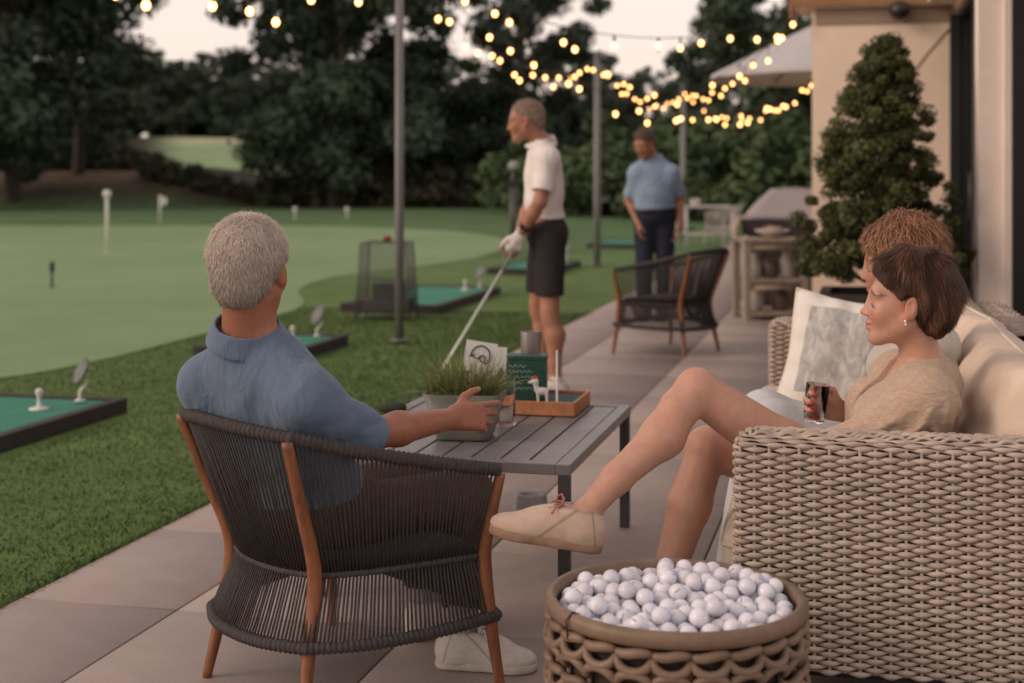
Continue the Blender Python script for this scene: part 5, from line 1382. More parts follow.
# ================================================================ practice mats and things on the lawn
def build_lawn_things():
    TURF=mat('emerald_mat',(.030,.20,.125),.9,.12,6,.5,400,bdist=.003); EDGE=mat('dark_mat_edge',(.035,.026,.024),.8,.25,12,.2,80); WR=mat('white_rubber',(.62,.60,.56),.5,.06); GREY=mat('grey_plastic',(.12,.125,.125),.5,.15,20)
    labels=['emerald practice mat in a dark timber edge nearest the terrace corner at far left','emerald practice mat just past the head of the seated man','emerald practice mat behind the wire ball cage','emerald practice mat behind the golfer in the white polo','small far practice mat beyond the golfer','farthest practice mat, behind the man in the blue shirt']
    specs=[(4.75,7.33,-4.09,1.5),(9.65,10.65,-4.0,.85),(13.2,15.6,-4.03,1.02),(18.6,20.6,-4.1,.9),(25.6,27.4,-4.0,1.0),(32.5,34,-4.0,1.0)]
    for i,(a,b,t,w) in enumerate(specs):
        ctr=st((a+b)/2,t-w/2,-.02); T=empty('practice_mat',ctr,TR); tag(T,labels[i],'practice mat','practice mats along the lawn')
        l,h=b-a,.085; k=.07
        m=MB(); m.box((-w/2+k/2,0,h/2),(k,l,h)); m.box((w/2-k/2,0,h/2),(k,l,h)); m.box((0,-l/2+k/2,h/2),(w-2*k,k,h)); m.box((0,l/2-k/2,h/2),(w-2*k,k,h)); m.build('edging',EDGE,T,bevel=.006)
        m=MB(); m.box((0,0,h/2-.006),(w-2*k-.002,l-2*k-.002,h-.012)); m.build('turf_top',TURF,T,smooth=False)
        if i<4:
            p=st(b-.42,t-.30,-.02+.075); 
            m=MB(); m.lathe([(.055,0),(.055,.006),(.022,.014),(.012,.02),(.010,.065),(.016,.078),(.013,.078),(.006,.06)],18,cap=False); m.ball((0,0,.094),.0214,14,10); o=m.build('rubber_tee',WR); o.location=p
            tag(o,['white rubber tee with a ball on the far left mat','white rubber tee with a ball on the mat past the seated man','white rubber tee with a ball on the mat behind the ball cage','white rubber tee with a ball on the mat behind the golfer'][i],'golf tee','rubber tees on the practice mats')
            p=st(b-.17,t-.20,-.02+.085); o=empty('tee_paddle',p,TR+.5); tag(o,['grey tee paddle on the far left mat','grey tee paddle on the mat past the seated man','grey tee paddle on the mat behind the ball cage','grey tee paddle on the mat behind the golfer'][i],'paddle','paddles on the practice mats')
            m=MB(); m.tube(bez([(0,0,0),(0,0,.05),(.03,0,.09),(.035,0,.12)],5),.010,8); m.lathe([(.03,0),(.03,.008)],14); m.build('stem',WR,o)
            m=MB(); m.lathe([(.001,0),(.05,.002),(.074,.010),(.078,.022),(.070,.020),(.045,.010),(.001,.008)],22,c=(.02,0,.165),R=Matrix.Rotation(-1.1,3,'Y')@Matrix.Rotation(.3,3,'X'),cap=False); m.build('paddle',GREY,o)
    # wire ball cage
    c=gnd(387,319,-.02); T=empty('ball_cage',c,TR*.6); tag(T,'see-through wire ball cage with a dark tray behind the first lamp pole','ball cage')
    WM=mat('cage_metal',(.10,.105,.10),.5,.2,20); w,d,h=.50,.42,.72
    m=MB()
    for x in(-1,1):
        for y in(-1,1): m.tube([(x*w/2,y*d/2,0),(x*w/2*.84,y*d/2*.84,h)],.010,7)
    for z in(.06,.36,h):
        f=1-.16*z/h; m.tube([(-w/2*f,-d/2*f,z),(w/2*f,-d/2*f,z),(w/2*f,d/2*f,z),(-w/2*f,d/2*f,z)],.007,6,closed=True)
    m.build('frame',WM,T)
    m=MB()
    for k in range(13):
        u=-1+2*k/12
        for y in(-1,1): m.tube([(u*w/2*.98,y*d/2*.985,.06),(u*w/2*.84,y*d/2*.84,h)],.0022,4)
        for x in(-1,1): m.tube([(x*w/2*.985,u*d/2*.98,.06),(x*w/2*.84,u*d/2*.84,h)],.0022,4)
    for k in range(1,14):
        z=.06+.66*k/14; f=1-.16*z/h; m.tube([(-w/2*f,-d/2*f,z),(w/2*f,-d/2*f,z),(w/2*f,d/2*f,z),(-w/2*f,d/2*f,z)],.0022,4,closed=True)
    m.build('wire_mesh',WM,T)
    m=MB(); m.box((0,0,.14),(w*.90,d*.90,.10)); m.box((.02,0,.26),(.26,.28,.16)); m.build('tray',mat('cage_tray',(.05,.048,.045),.6,.2),T,bevel=.01)
    m=MB(); m.ball((0,0,h+.035),(.045,.045,.03),14,8); m.lathe([(.012,0),(.012,.03)],10,c=(0,0,h)); m.build('knob',mat('red_brown_knob',(.20,.045,.03),.5),T)
    # flags and pins on the green
    FW=mat('flag_white',(.62,.64,.58),.8,.05); BK=mat('pin_black',(.02,.02,.022),.5)
    def pin(px,py,top,label,flag=True,col=FW,r=.018):
        p=gnd(px,py,-.014); Y=p.y; hgt=(py-top)/F*Y; T=empty('golf_pin',p); tag(T,label,'golf pin','pins on the putting green')
        m=MB(); m.tube([(0,0,0),(0,0,hgt)],r,8); m.lathe([(.055,0),(.055,.004),(.03,.008)],16); m.build('stick',col,T)
        if flag:
            m=MB(); V=[];Fc=[]
            for i in range(7):
                for j in range(4): u=i/6;v=j/3; V.append((r+.16*u,.02*math.sin(4*u),hgt-.02-.30*v*(1-.55*u)-.08*u))
            for i in range(6):
                for j in range(3): q=i*4+j; Fc.append((q,q+4,q+5,q+1))
            m.add(V,Fc); m.build('flag',col,T)
        else:
            m=MB(); m.lathe([(r*1.0,0),(r*2.2,.03),(r*2.2,.12),(r,.14)],12,c=(0,0,hgt-.14)); m.build('cap',col,T)
    pin(107,252,190,'tall white capped pin at the left of the putting green',False,FW,.030)
    pin(160,223,195,'white pin with a small flag at the back of the green',True,FW,.028)
    pin(52,287,261,'short black topped pin in the middle of the putting green',False,BK,.014)
    pin(295,219,207,'tiny far pin just right of the head of the seated man',False,FW,.03)
    pin(347,218,207,'tiny far pin between the seated man and the first lamp pole',False,FW,.03)
    # lamp post, far cabinet
    p=gnd(513,252,-.02); T=empty('path_lamp',p); tag(T,'thin dark path lamp with a small round head left of the golfer','lamp post')
    m=MB(); hh=1.55; m.tube([(0,0,0),(0,0,hh*.72)],.055,10); m.tube([(0,0,hh*.72),(0,0,hh-.12)],.03,8); m.build('post',METAL,T)
    m=MB(); m.ball((0,0,hh-.05),(.09,.09,.09),14,9); m.build('head',mat('lamp_head',(.28,.28,.27),.4),T)
    p=gnd(612,217,-.02); T=empty('park_bench',p,.2); tag(T,'grey slatted bench far off on the lawn behind the second lamp pole','bench')
    PG=mat('grey_painted_wood',(.20,.20,.20),.7,.15,6); 
    m=MB()
    for k in range(4): m.box((0,.28,.62+.17*k),(.95,.04,.12))
    m.build('backrest',PG,T)
    m=MB()
    for k in range(3): m.box((0,-.1+.14*k,.52),(.95,.11,.04))
    m.build('seat',PG,T)
    for x in(-1,1):
        m=MB(); m.box((x*.43,-.12,.25),(.07,.07,.5)); m.box((x*.43,.28,.63),(.07,.07,1.26)); m.box((x*.43,.08,.48),(.07,.42,.05)); m.build('leg',PG,T)

# ================================================================ poles and strings of bulbs
def build_poles():
    PM=mat('galvanised_pole',(.16,.155,.15),.45,.15,5,.1,60,spec=.5,stretch=(4,4,.4)); BULB=emis('warm_bulb',(1.0,.47,.16),6.5); CB=mat('black_cable',(.012,.012,.012),.6)
    tops=[]
    labs=['nearest lamp pole, out at the left','tall grey lamp pole on the lawn right of the seated man','grey lamp pole between the golfer and the man in blue','far grey lamp pole right of the man in blue']
    for i,(s,t,r) in enumerate(((1.2,-3.65,.036),(10.84,-3.64,.036),(20.6,-3.86,.050),(28.9,-3.64,.055))):
        p=st(s,t,-.02); T=empty('string_light_pole',p); tag(T,labs[i],'pole','poles carrying the string lights')
        m=MB(); m.tube([(0,0,0),(0,0,1.0),(0,0,3.10)],[r,r,r*.9],14); m.build('shaft',PM,T)
        m=MB(); m.lathe([(r*1.9,0),(r*1.9,.012),(r*1.15,.02)],16,c=(0,0,.02)); m.build('base_plate',PM,T)
        m=MB(); m.lathe([(r,.0),(r*.9,.02),(.003,.035)],12,c=(0,0,3.10)); m.tube([(r*.5+.03*math.cos(a),0,3.04+.03*math.sin(a)) for a in np.linspace(0,2*PI,12)[:-1]],.005,5,closed=True); m.build('cap',PM,T)
        tops.append(p+Vector((0,0,3.07)))
    E1=Vector((2.80,13.92,2.93)); E2=Vector((4.75,21.5,2.95))
    runs=[(tops[0],tops[1],.75,'string of warm bulbs running in from the left to the first lamp pole'),(tops[1],tops[2],.50,'string of warm bulbs between the first and second lamp poles'),(tops[1],E1,.42,'string of warm bulbs from the first lamp pole across to the eave'),(tops[2],tops[3],.42,'string of warm bulbs between the second and far lamp poles'),(tops[2],E1,.62,'string of warm bulbs from the second lamp pole across to the eave'),(tops[3],E2,.62,'lowest string of warm bulbs in front of the parasol'),(tops[3],E1,.30,'string of warm bulbs from the far lamp pole to the eave corner'),(tops[1],E2,.95,'string of warm bulbs sagging from the first lamp pole to behind the parasol'),(tops[2],E2,.75,'string of warm bulbs from the second lamp pole to behind the parasol')]
    bm=MB(); bm.ball((0,0,-.068),(.0235,.0235,.028),12,9); proto=None
    g=random.Random(6)
    for a,b,sag,lab in runs:
        T=empty('string_lights',a); tag(T,lab,'string lights','strings of warm bulbs over the terrace')
        n=30; pts=[(a.lerp(b,k/n)-a)+Vector((0,0,-4*sag*(k/n)*(1-k/n))) for k in range(n+1)]
        m=MB(); m.tube(pts,.0045,5)
        L=(b-a).length; nb=max(4,int(L/(1.0 if b is E1 and a.y>20 else .52 if abs(b.y-a.y)>5 else .34))); pos=[]
        for k in range(nb):
            u=(k+.5+g.uniform(-.42,.42))/nb; p=(a.lerp(b,u)-a)+Vector((0,0,-4*sag*u*(1-u))); pos.append(p); m.tube([p,p+Vector((0,0,-.045))],.011,6); m.tube([p,p+Vector((0,0,-.14))],.004,4)
        m.build('cable',CB,T)
        for p in pos:
            if proto is None: proto=bm.build('bulb',BULB,T); o=proto
            else: o=proto.copy(); COL.objects.link(o); o.parent=T
            o.location=p+Vector((0,0,-g.choice((0,0,0,.03,.07,.11))))

# ================================================================ clubhouse side
def build_house():
    STU=mat('warm_render',(.84,.67,.53),.9,.05,5,.2,120,mottle=.05); PIL=mat('pale_pilaster',(.86,.73,.66),.7,.05,6,.1,80); DKF=mat('black_frame',(.014,.012,.013),.4,.2); TIM=mat('timber_fascia',(.30,.135,.06),.6,.25,5,stretch=(1,1,6)); GL,nt,b=new_mat('dark_window_glass'); b.inputs['Base Color'].default_value=(.015,.014,.017,1); b.inputs['Roughness'].default_value=.06; b.inputs['Specular IOR Level'].default_value=.6
    F0=Vector((4.36,14,0)); N_=Vector((-.9701,.2425,0)); B_=-DP
    T=empty('clubhouse',F0); tag(T,'cream rendered clubhouse with dark sliding doors and a pale pilaster at the right','building')
    def fb(s0,s1,n0,n1,z0,z1): return (F0+B_*s0+N_*n0+Vector((0,0,z0))-F0, B_*(s1-s0), N_*(n1-n0), Vector((0,0,z1-z0)))
    m=MB(); m.frame_box(*fb(-.35,0,-.3,1.377,0,3.0)); m.build('wing_wall',STU,T,smooth=False)
    m=MB(); m.frame_box(*fb(-9,-.352,-.3,0,0,3.0)); m.build('rear_wall',STU,T,smooth=False)
    m=MB(); m.frame_box(*fb(.002,9.2,-.4,0,2.94,3.0)); m.build('lintel',STU,T,smooth=False)
    # doors
    for s0,s1 in((.002,1.9),(1.92,3.55),(3.57,5.12)):
        m=MB(); k=.07
        m.frame_box(*fb(s0,s0+k,-.16,-.04,0,2.94)); m.frame_box(*fb(s1-k,s1,-.16,-.04,0,2.94)); m.frame_box(*fb(s0+k,s1-k,-.16,-.04,0,k)); m.frame_box(*fb(s0+k,s1-k,-.16,-.04,2.94-k,2.94)); o=m.build('sliding_door',DKF,T,smooth=False)
        m=MB(); m.frame_box(*fb(s0+k,s1-k,-.105,-.095,k,2.94-k)); m.build('pane',GL,o,smooth=False)
        m=MB(); m.tube([fb(s1-k*.5,0,-.02,0,.95,0)[0],fb(s1-k*.5,0,-.02,0,1.35,0)[0]],.012,7); m.build('handle',METAL,o)
    m=MB(); m.frame_box(*fb(.003,.11,-.04,.05,0,2.9)); m.build('downpipe_board',DKF,T,smooth=False)
    # pilaster with fluted face
    m=MB(); m.frame_box(*fb(5.14,5.46,-.3,.02,0,2.938)); m.frame_box(*fb(5.12,5.42,.02,.17,0,2.97)); m.frame_box(*fb(5.06,5.12,.045,.075,0,2.97)); m.frame_box(*fb(5.06,5.12,.105,.135,0,2.97)); m.frame_box(*fb(5.07,5.12,.02,.032,0,2.97)); m.build('pilaster',PIL,T,smooth=False)
    m=MB(); m.frame_box(*fb(5.462,5.53,-.16,-.02,0,2.938)); m.frame_box(*fb(9.13,9.2,-.16,-.02,0,2.938)); m.frame_box(*fb(7.3,7.37,-.16,-.02,0,2.938)); m.frame_box(*fb(5.53,9.13,-.16,-.02,2.86,2.938)); o=m.build('sliding_door',DKF,T,smooth=False)
    m=MB(); m.frame_box(*fb(5.53,9.13,-.11,-.10,0.0,2.86)); m.build('pane',GL,o,smooth=False)
    m=MB(); m.frame_box(*fb(-9,10,-.6,.26,3.003,3.16)); m.frame_box(*fb(-.55,.10,.262,1.56,3.003,3.16)); m.build('roof',STU,T,smooth=False)
    m=MB(); m.frame_box(*fb(-.60,.13,1.562,1.60,2.90,3.18)); m.frame_box(*fb(.103,.14,.262,1.56,3.02,3.18)); m.build('fascia',TIM,T,smooth=False)
    m=MB(); m.frame_box(*fb(.0035,.02,.03,1.34,2.84,2.998)); m.build('cornice',mat('brown_cornice',(.33,.235,.175),.8,.05),T,smooth=False)
    # wall lamp
    p=F0+N_*.56+B_*.004; p.z=1.34+164/F*13.95
    o=empty('wall_lamp',p); tag(o,'round black wall lamp high on the cream wall above the conifer','wall lamp')
    m=MB(); m.lathe([(.045,0),(.045,.02),(.02,.03),(.02,.09)],14,R=Matrix.Rotation(PI/2,3,'X')); m.build('bracket',DKF,o)
    m=MB(); m.ball((0,-.14,.0),(.10,.10,.10),18,12); m.build('globe',DKF,o)
    # hose / stay running down the wall behind the conifer
    a=F0+N_*.10+B_*.03; b_=F0+N_*.40+B_*.03
    m=MB(); m.tube([(0,0,0),(.12,-.0,.16),(.33,-.01,.40)],.012,6); o=m.build('wall_stay',mat('brown_cord',(.10,.06,.045),.8)); o.location=at(916,70,13.88); tag(o,'thin brown cord slanting down the cream wall beside the top of the conifer','cord')

def leaf_cloud(centres,radii,n,size,g,flat=.0,up=.35,aspect=.6):
    """leaf quads clustered round clump centres; returns verts, quads, clump index"""
    k=g.integers(0,len(centres),n); off=g.normal(0,1,(n,3)); off/=np.maximum(np.linalg.norm(off,axis=1,keepdims=True),1e-6); off*=(g.random((n,1))**.45)
    off[:,2]*=.75
    c=centres[k]+off*radii[k][:,None]
    nrm=off+g.normal(0,.55,(n,3)); nrm[:,2]+=up; nrm/=np.linalg.norm(nrm,axis=1,keepdims=True)
    a=np.cross(nrm,g.normal(0,1,(n,3))); a/=np.maximum(np.linalg.norm(a,axis=1,keepdims=True),1e-6); b=np.cross(nrm,a)
    s=size*g.uniform(.55,1.35,(n,1)); a=a*s; b=b*s*aspect
    V=np.stack([c-a,c-b*.9-a*.1,c+a,c+b*.9-a*.1],1).reshape(-1,3)
    return V,np.arange(4*n).reshape(-1,4),k,c
def leaf_mat(name,c1,c2,rough=.6):
    m,nt,b=new_mat(name); N=nt.nodes; L=nt.links
    a=N.new('ShaderNodeAttribute'); a.attribute_name='Col'; oi=N.new('ShaderNodeObjectInfo')
    mr=N.new('ShaderNodeMapRange'); mr.inputs[3].default_value=.75; mr.inputs[4].default_value=1.3; L.new(oi.outputs['Random'],mr.inputs[0])
    mx=N.new('ShaderNodeVectorMath'); mx.operation='SCALE'; L.new(a.outputs[0],mx.inputs[0]); L.new(mr.outputs[0],mx.inputs['Scale']); L.new(mx.outputs[0],b.inputs['Base Color'])
    b.inputs['Roughness'].default_value=rough; b.inputs['Specular IOR Level'].default_value=.25
    return m
def crown(name,C,Rd,n,size,seed,mt,parent,c1,c2,up=.35,aspect=.6):
    g=np.random.default_rng(seed); V,Q,k,c=leaf_cloud(C,Rd,n,size,g,up=up,aspect=aspect)
    me=np_mesh(name,V,Q); cl=g.random(len(C))[k]; w=np.clip(.6*cl+.4*g.random(n),0,1)[:,None]
    col=np.array(c1)*(1-w)+np.array(c2)*w
    set_col(me,np.repeat(col,4,axis=0)); return link(name,me,mt,parent,smooth=False)
BARK=None
def make_tree(h,r,seed,mt,label,n=6500,leaf=.24,low=.30,c1=(.042,.064,.040),c2=(.072,.102,.058),name='tree'):  # dark end of the leaf colours is lifted to stand in for haze
    g=random.Random(seed); T=empty(name); tag(T,label,'tree','trees around the course')
    m=MB(); tr=.028*h*.8; m.tube(bez([(0,0,-.3),(g.uniform(-.1,.1),0,h*.2),(g.uniform(-.3,.3),g.uniform(-.3,.3),h*.5),(g.uniform(-.4,.4),0,h*.82)],6),list(np.linspace(tr,tr*.2,19)),9)
    C=[];R=[]
    for i in range(15):
        z=h*(low*.8+.6*g.random()); a=g.random()*6.283; l=r*g.uniform(.5,.95)*(1-.35*(z/h)**2)
        p0=Vector((0,0,z)); p1=Vector((math.cos(a)*l,math.sin(a)*l,z+h*.12*g.random())); m.tube(bez([p0,p0.lerp(p1,.5)+Vector((0,0,.03*h)),p1],4),list(np.linspace(tr*.4,tr*.08,9)),5)
        for q in range(2):
            pp=p0.lerp(p1,g.uniform(.55,1.05)); C.append(pp+Vector((g.gauss(0,.4),g.gauss(0,.4),g.gauss(.2,.3)))); R.append(g.uniform(.12,.22)*r*1.25)
    for i in range(34):
        z=low+(1-low)*g.random(); prof=math.sin(PI*min(1,max(.04,(z-low)/(1.04-low))))**.6; a=g.random()*6.283; l=r*prof*math.sqrt(g.random())*1.0
        C.append(Vector((math.cos(a)*l,math.sin(a)*l,h*z))); R.append(g.uniform(.13,.27)*r)
    m.build('trunk',BARK,T)
    crown('crown',np.array([tuple(c) for c in C]),np.array(R),n,leaf,seed,mt,T,c1,c2); return T
def make_bush(w,h,seed,mt,label,c1,c2,n=1500,leaf=.13,name='bush',group='bushes along the edge of the course'):
    g=random.Random(seed); T=empty(name); tag(T,label,'bush',group); C=[];R=[]
    m=MB()
    for i in range(22):
        a=g.random()*6.283; l=w*math.sqrt(g.random())*.75; z=h*(.12+.72*g.random()*(1-.35*(l/w))); C.append((math.cos(a)*l,math.sin(a)*l,z)); R.append(g.uniform(.22,.38)*w*.8)
        if i<7: m.tube([(math.cos(a)*l*.15,math.sin(a)*l*.15,-.1),(math.cos(a)*l*.6,math.sin(a)*l*.6,z*.6),(math.cos(a)*l,math.sin(a)*l,z)],[.05,.03,.012],5)
    m.build('stems',BARK,T); crown('foliage',np.array(C),np.array(R),n,leaf,seed,mt,T,c1,c2); return T
def build_vegetation():
    global BARK
    BARK=mat('bark',(.05,.040,.032),.9,.3,8,.5,30); LM=leaf_mat('tree_leaf',0,0)
    g=random.Random(12)
    D1,D2=(.020,.030,.016),(.066,.085,.044)
    tall=[make_tree(13.5,5.0,101,LM,'',n=22000,low=.10,leaf=.18),make_tree(14,4.6,102,LM,'',n=22000,low=.08,leaf=.18),make_tree(12.5,5.4,103,LM,'',n=22000,low=.10,leaf=.18)]
    airy=[make_tree(14.5,4.4,104,LM,'',n=15000,low=.24,leaf=.16),make_tree(12.0,4.0,105,LM,'',n=15000,low=.22,leaf=.16)]
    mid=[make_tree(7.6,4.2,106,LM,'',n=13000,low=.04,leaf=.17),make_tree(8.4,4.0,107,LM,'',n=13000,low=.04,leaf=.17,c1=(.046,.070,.042),c2=(.080,.116,.062))]
    used=set(); k=0
    L_=[]
    #        px,   Y,  kind, scale, label
    spec=[(-70,54,tall,0,1.1,'dense dark tree at the extreme left of the picture'),(12,57,tall,1,1.12,'tall dark tree filling the upper left corner'),(78,61,airy,1,.98,'loose tree whose twigs reach into the pale sky at the upper left'),
          (312,63,airy,1,1.0,'airy tree left of the centre, its twigs against the sky'),(345,60,airy,0,.98,'broad dark tree above the seated man'),(335,58,tall,0,1.0,'dark tree right above the head of the seated man, behind the bulbs'),(380,62,airy,0,.84,'airy tree behind the first lamp pole'),
          (520,60,airy,0,.84,'tall airy tree behind the head of the golfer'),(532,66,airy,1,.92,'slender tree just right of the golfer, with sky showing through'),(598,70,airy,1,.58,'smaller loose tree behind the second lamp pole'),
          (792,48,airy,0,.80,'dark tree above the parasol'),(738,60,airy,1,.74,'small loose tree left of the parasol'),(840,46,tall,2,.85,'dense tree beyond the clubhouse wall')]
    for px,Y,arr,i,sc,lab in spec: L_.append((px,Y,arr[i],sc,lab))
    for j,px in enumerate((-150,-95,-40,15,60,95,335,320,365,415,460,505,555,600,650,700,750,800,860,920)):
        Y=70+g.uniform(-6,10); L_.append((px+g.uniform(-10,10),Y,mid[j%2],g.uniform(.68,.84),('rounded dark tree in the lower belt of trees at the back of the course','leafy tree in the lower belt of trees at the back of the course')[j%2]))
    for j,px in enumerate((60,96,118,136,152,168,184,202,222,245,268,290,450,600,640,690)):
        L_.append((px,158+g.uniform(-6,12),(tall[j%3]),.60+.10*g.random(),'hazy distant tree on the rise beyond the far fairway'))
    for j in range(15):
        L_.append((70+j*17,163+g.uniform(-3,5),mid[j%2],.75+.2*g.random(),'hazy distant tree on the rise beyond the far fairway'))
    for px,Y,pr,sc,lab in L_:
        o=pr if pr.name not in used else copy_tree(pr)
        used.add(pr.name)
        x=(px-512)/F*Y; o.location=(x,Y,float(terrain_h(np.array(x),np.array(Y)))); o.rotation_euler=(0,0,g.random()*6.28); o.scale=(sc*g.uniform(.94,1.06),)*2+(sc,); o['label']=lab
    # undergrowth and hedge
    UB=[make_bush(1.5,1.5,201,LM,'',(.024,.032,.017),(.066,.080,.040)),make_bush(1.7,1.2,202,LM,'',(.032,.032,.019),(.085,.080,.042))]
    used=set()
    for j in range(60):
        px=-120+j*17+g.uniform(-8,8); Y=59.5+g.uniform(-1.2,3.5)
        if 150<px<270: Y=60; sc=.72
        else: sc=g.uniform(.9,1.6)
        if px<150 and px>-60: Y=72+g.uniform(-3,4)
        pr=UB[j%2]; o=pr if pr.name not in used else copy_tree(pr); used.add(pr.name)
        x=(px-512)/F*Y; o.location=(x,Y,float(terrain_h(np.array(x),np.array(Y)))-.05); o.rotation_euler=(0,0,g.random()*6.28); o.scale=(sc,sc,sc); o['label']='low dark bush in the undergrowth at the back edge of the lawn'
    HB=[make_bush(2.1,3.4,211,LM,'',(.030,.050,.022),(.085,.125,.052),n=3200,leaf=.14,name='hedge_shrub',group='tall green shrubs behind the lawn'),make_bush(2.3,3.0,212,LM,'',(.032,.056,.024),(.095,.135,.058),n=3200,leaf=.14,name='hedge_shrub',group='tall green shrubs behind the lawn')]
    used=set()
    for j,(px,Y,sc) in enumerate(((520,52,.9),(562,47,1.0),(608,46,1.15),(650,45,1.1),(690,43,1.12),(732,42,1.1),(775,41,1.12),(815,40,1.15),(855,40,1.15),(640,52,1.3),(710,50,1.35),(790,48,1.35))):
        pr=HB[j%2]; o=pr if pr.name not in used else copy_tree(pr); used.add(pr.name)
        x=(px-512)/F*Y; o.location=(x,Y,-.05); o.rotation_euler=(0,0,g.random()*6.28); o.scale=(sc,sc,sc); o['label']='tall fresh green shrub in the hedge at the far end of the lawn'

def build_terrace_things():
    # conifer in a planter
    p=Vector(((878-512)/F*9.0,9.0,0)); T=empty('potted_conifer',p,TR); tag(T,'dense cone-shaped conifer in a dark square planter against the cream wall','potted tree')
    PL=mat('dark_planter',(.045,.034,.030),.7,.2,12,.2,80); m=MB(); a=.33;h=.60
    m.box((0,-a+.02,h/2),(2*a,.04,h)); m.box((0,a-.02,h/2),(2*a,.04,h)); m.box((-a+.02,0,h/2),(.04,2*a-.08,h)); m.box((a-.02,0,h/2),(.04,2*a-.08,h)); m.box((0,-a-.004,h-.035),(2*a+.05,.05,.065)); m.box((0,a+.004,h-.035),(2*a+.05,.05,.065)); m.box((-a-.004,0,h-.035),(.05,2*a-.05,.065)); m.box((a+.004,0,h-.035),(.05,2*a-.05,.065)); m.build('planter',PL,T,bevel=.004)
    m=MB(); m.box((0,0,h-.06),(2*a-.085,2*a-.085,.03)); m.build('soil',mat('potting_soil',(.025,.018,.013),.95,.3,40,.5,60),T)
    g=random.Random(33); C=[];R=[]; H0=.68;H1=2.27
    m=MB(); m.tube([(0,0,.5),(0,0,1.2),(.05,0,2.1)],[.035,.025,.008],8)
    for i in range(420):
        u=g.random()**1.25; z=H0+.02+(H1-H0-.1)*u; rr=(.475*(1-u)**.80+.05)*(1.0 if u>.12 else .80+u*1.6)*g.uniform(.52,1.20); an=g.random()*6.283
        cx=.035*u; C.append((cx+rr*math.cos(an),rr*math.sin(an),z)); R.append(g.uniform(.045,.085))
        if i%9==0: m.tube([(0,0,z-.12),(rr*.5*math.cos(an),rr*.5*math.sin(an),z-.04),(rr*math.cos(an),rr*math.sin(an),z)],[.012,.008,.003],5)
    for i in range(70):
        u=g.random(); z=H0+.1+(H1-H0-.35)*u; rr=.30*(1-u)*g.random(); an=g.random()*6.283; C.append((rr*math.cos(an),rr*math.sin(an),z)); R.append(.09)
    m.build('trunk',BARK,T)
    crown('crown',np.array(C),np.array(R),110000,.0145,77,leaf_mat('conifer_leaf',0,0),T,(.030,.038,.012),(.185,.195,.070),up=.5,aspect=.5)
    # pale wooden serving shelf
    WD=mat('pale_driftwood',(.36,.285,.215),.75,.2,6,.2,90,stretch=(3,3,1)); p=Vector(((770-512)/F*13.2,13.2,0)); T=empty('serving_shelf',p,.12); tag(T,'open pale wood serving shelf with two tiers of crockery left of the conifer','shelf')
    w,d,h=.60,.42,.75
    for x in(-1,1):
        for y in(-1,1): m=MB(); m.box((x*(w/2-.03),y*(d/2-.03),h/2-.02),(.06,.06,h-.04)); m.build('post',WD,T,bevel=.004)
    for z,nm in((h-.02,'top_board'),(.36,'shelf_board'),(.06,'shelf_board')):
        m=MB(); ww=w+.02 if z>.7 else w-.122; m.box((0,0,z),(ww,d+(.02 if z>.7 else -.0),.035)); m.build(nm,WD,T,bevel=.004)
    for zz in(.30,.67): m=MB(); m.box((0,-d/2+.02,zz),(w-.122,.02,.05)); m.build('rail',WD,T)
    def R2(x,y,z): return Vector((p.x+x*math.cos(.12)-y*math.sin(.12),p.y+x*math.sin(.12)+y*math.cos(.12),z))
    CW=mat('white_crockery',(.60,.55,.50),.4,.06); BR=mat('brown_crockery',(.14,.09,.065),.5,.2)
    m=MB(); m.lathe([(.05,0),(.06,.008),(.15,.055),(.165,.075),(.158,.075),(.14,.055),(.05,.016),(.001,.014)],28,cap=False); o=m.build('serving_bowl',CW); o.location=R2(.02,0,.749); tag(o,'wide white serving bowl on top of the pale wood shelf','bowl')
    m=MB(); 
    for q in((-.05,.02,.06),(.05,-.02,.065),(.0,.05,.07),(.0,-.05,.06)): m.ball(q,(.052,.045,.035),12,8)
    o=m.build('bread_pile',mat('bread',(.42,.30,.20),.8,.2,20)); o.location=R2(.02,0,.755); tag(o,'pale bread rolls in the white bowl on the shelf top','bread')
    for i,(x,z,lab,mt_,pr) in enumerate(((-.16,.379,'white jug on the left of the middle shelf tier',CW,[(.05,0),(.075,.03),(.08,.12),(.05,.19),(.058,.23),(.052,.23),(.044,.19)]),(.0,.379,'dark brown pot in the middle shelf tier',BR,[(.06,0),(.085,.05),(.08,.13),(.06,.16),(.05,.155)]),(.15,.379,'pale bottle-shaped jar at the right of the middle shelf tier',CW,[(.05,0),(.06,.02),(.06,.14),(.03,.2),(.034,.25),(.028,.25)]),(-.15,.079,'squat white crock on the bottom shelf tier',CW,[(.06,0),(.09,.04),(.09,.17),(.07,.20),(.06,.2)]),(.10,.079,'brown crock on the bottom shelf tier',BR,[(.07,0),(.09,.05),(.085,.16),(.06,.19),(.055,.19)]))):
        m=MB(); m.lathe(pr,20,cap=False); m.lathe([(.001,.004),(pr[0][0],.0)],20,cap=False); o=m.build('crock',mt_); o.location=R2(x,0,z); tag(o,lab,'crockery','crockery on the serving shelf')
    # covered outdoor kitchen
    a=Vector(((742-512)/F*14.4,14.4,0)); T=empty('covered_counter',a,-.10); tag(T,'long outdoor counter under a sloping grey fabric cover','counter')
    GC=mat('grey_cover',(.30,.27,.275),.75,.08,6,.15,200); DB=mat('dark_brown_base',(.045,.030,.028),.7,.2)
    m=MB(); V=[];Fc=[]; n=10
    for i in range(n+1):
        for j in range(n+1):
            u=i/n;v=j/n; V.append((1.35*u+.55*v*(1-u*.8),3.3*v,.90+.27*v+.01*math.sin(9*u+5*v)))
    for i in range(n):
        for j in range(n): q=i*(n+1)+j; Fc.append((q,q+n+1,q+n+2,q+1))
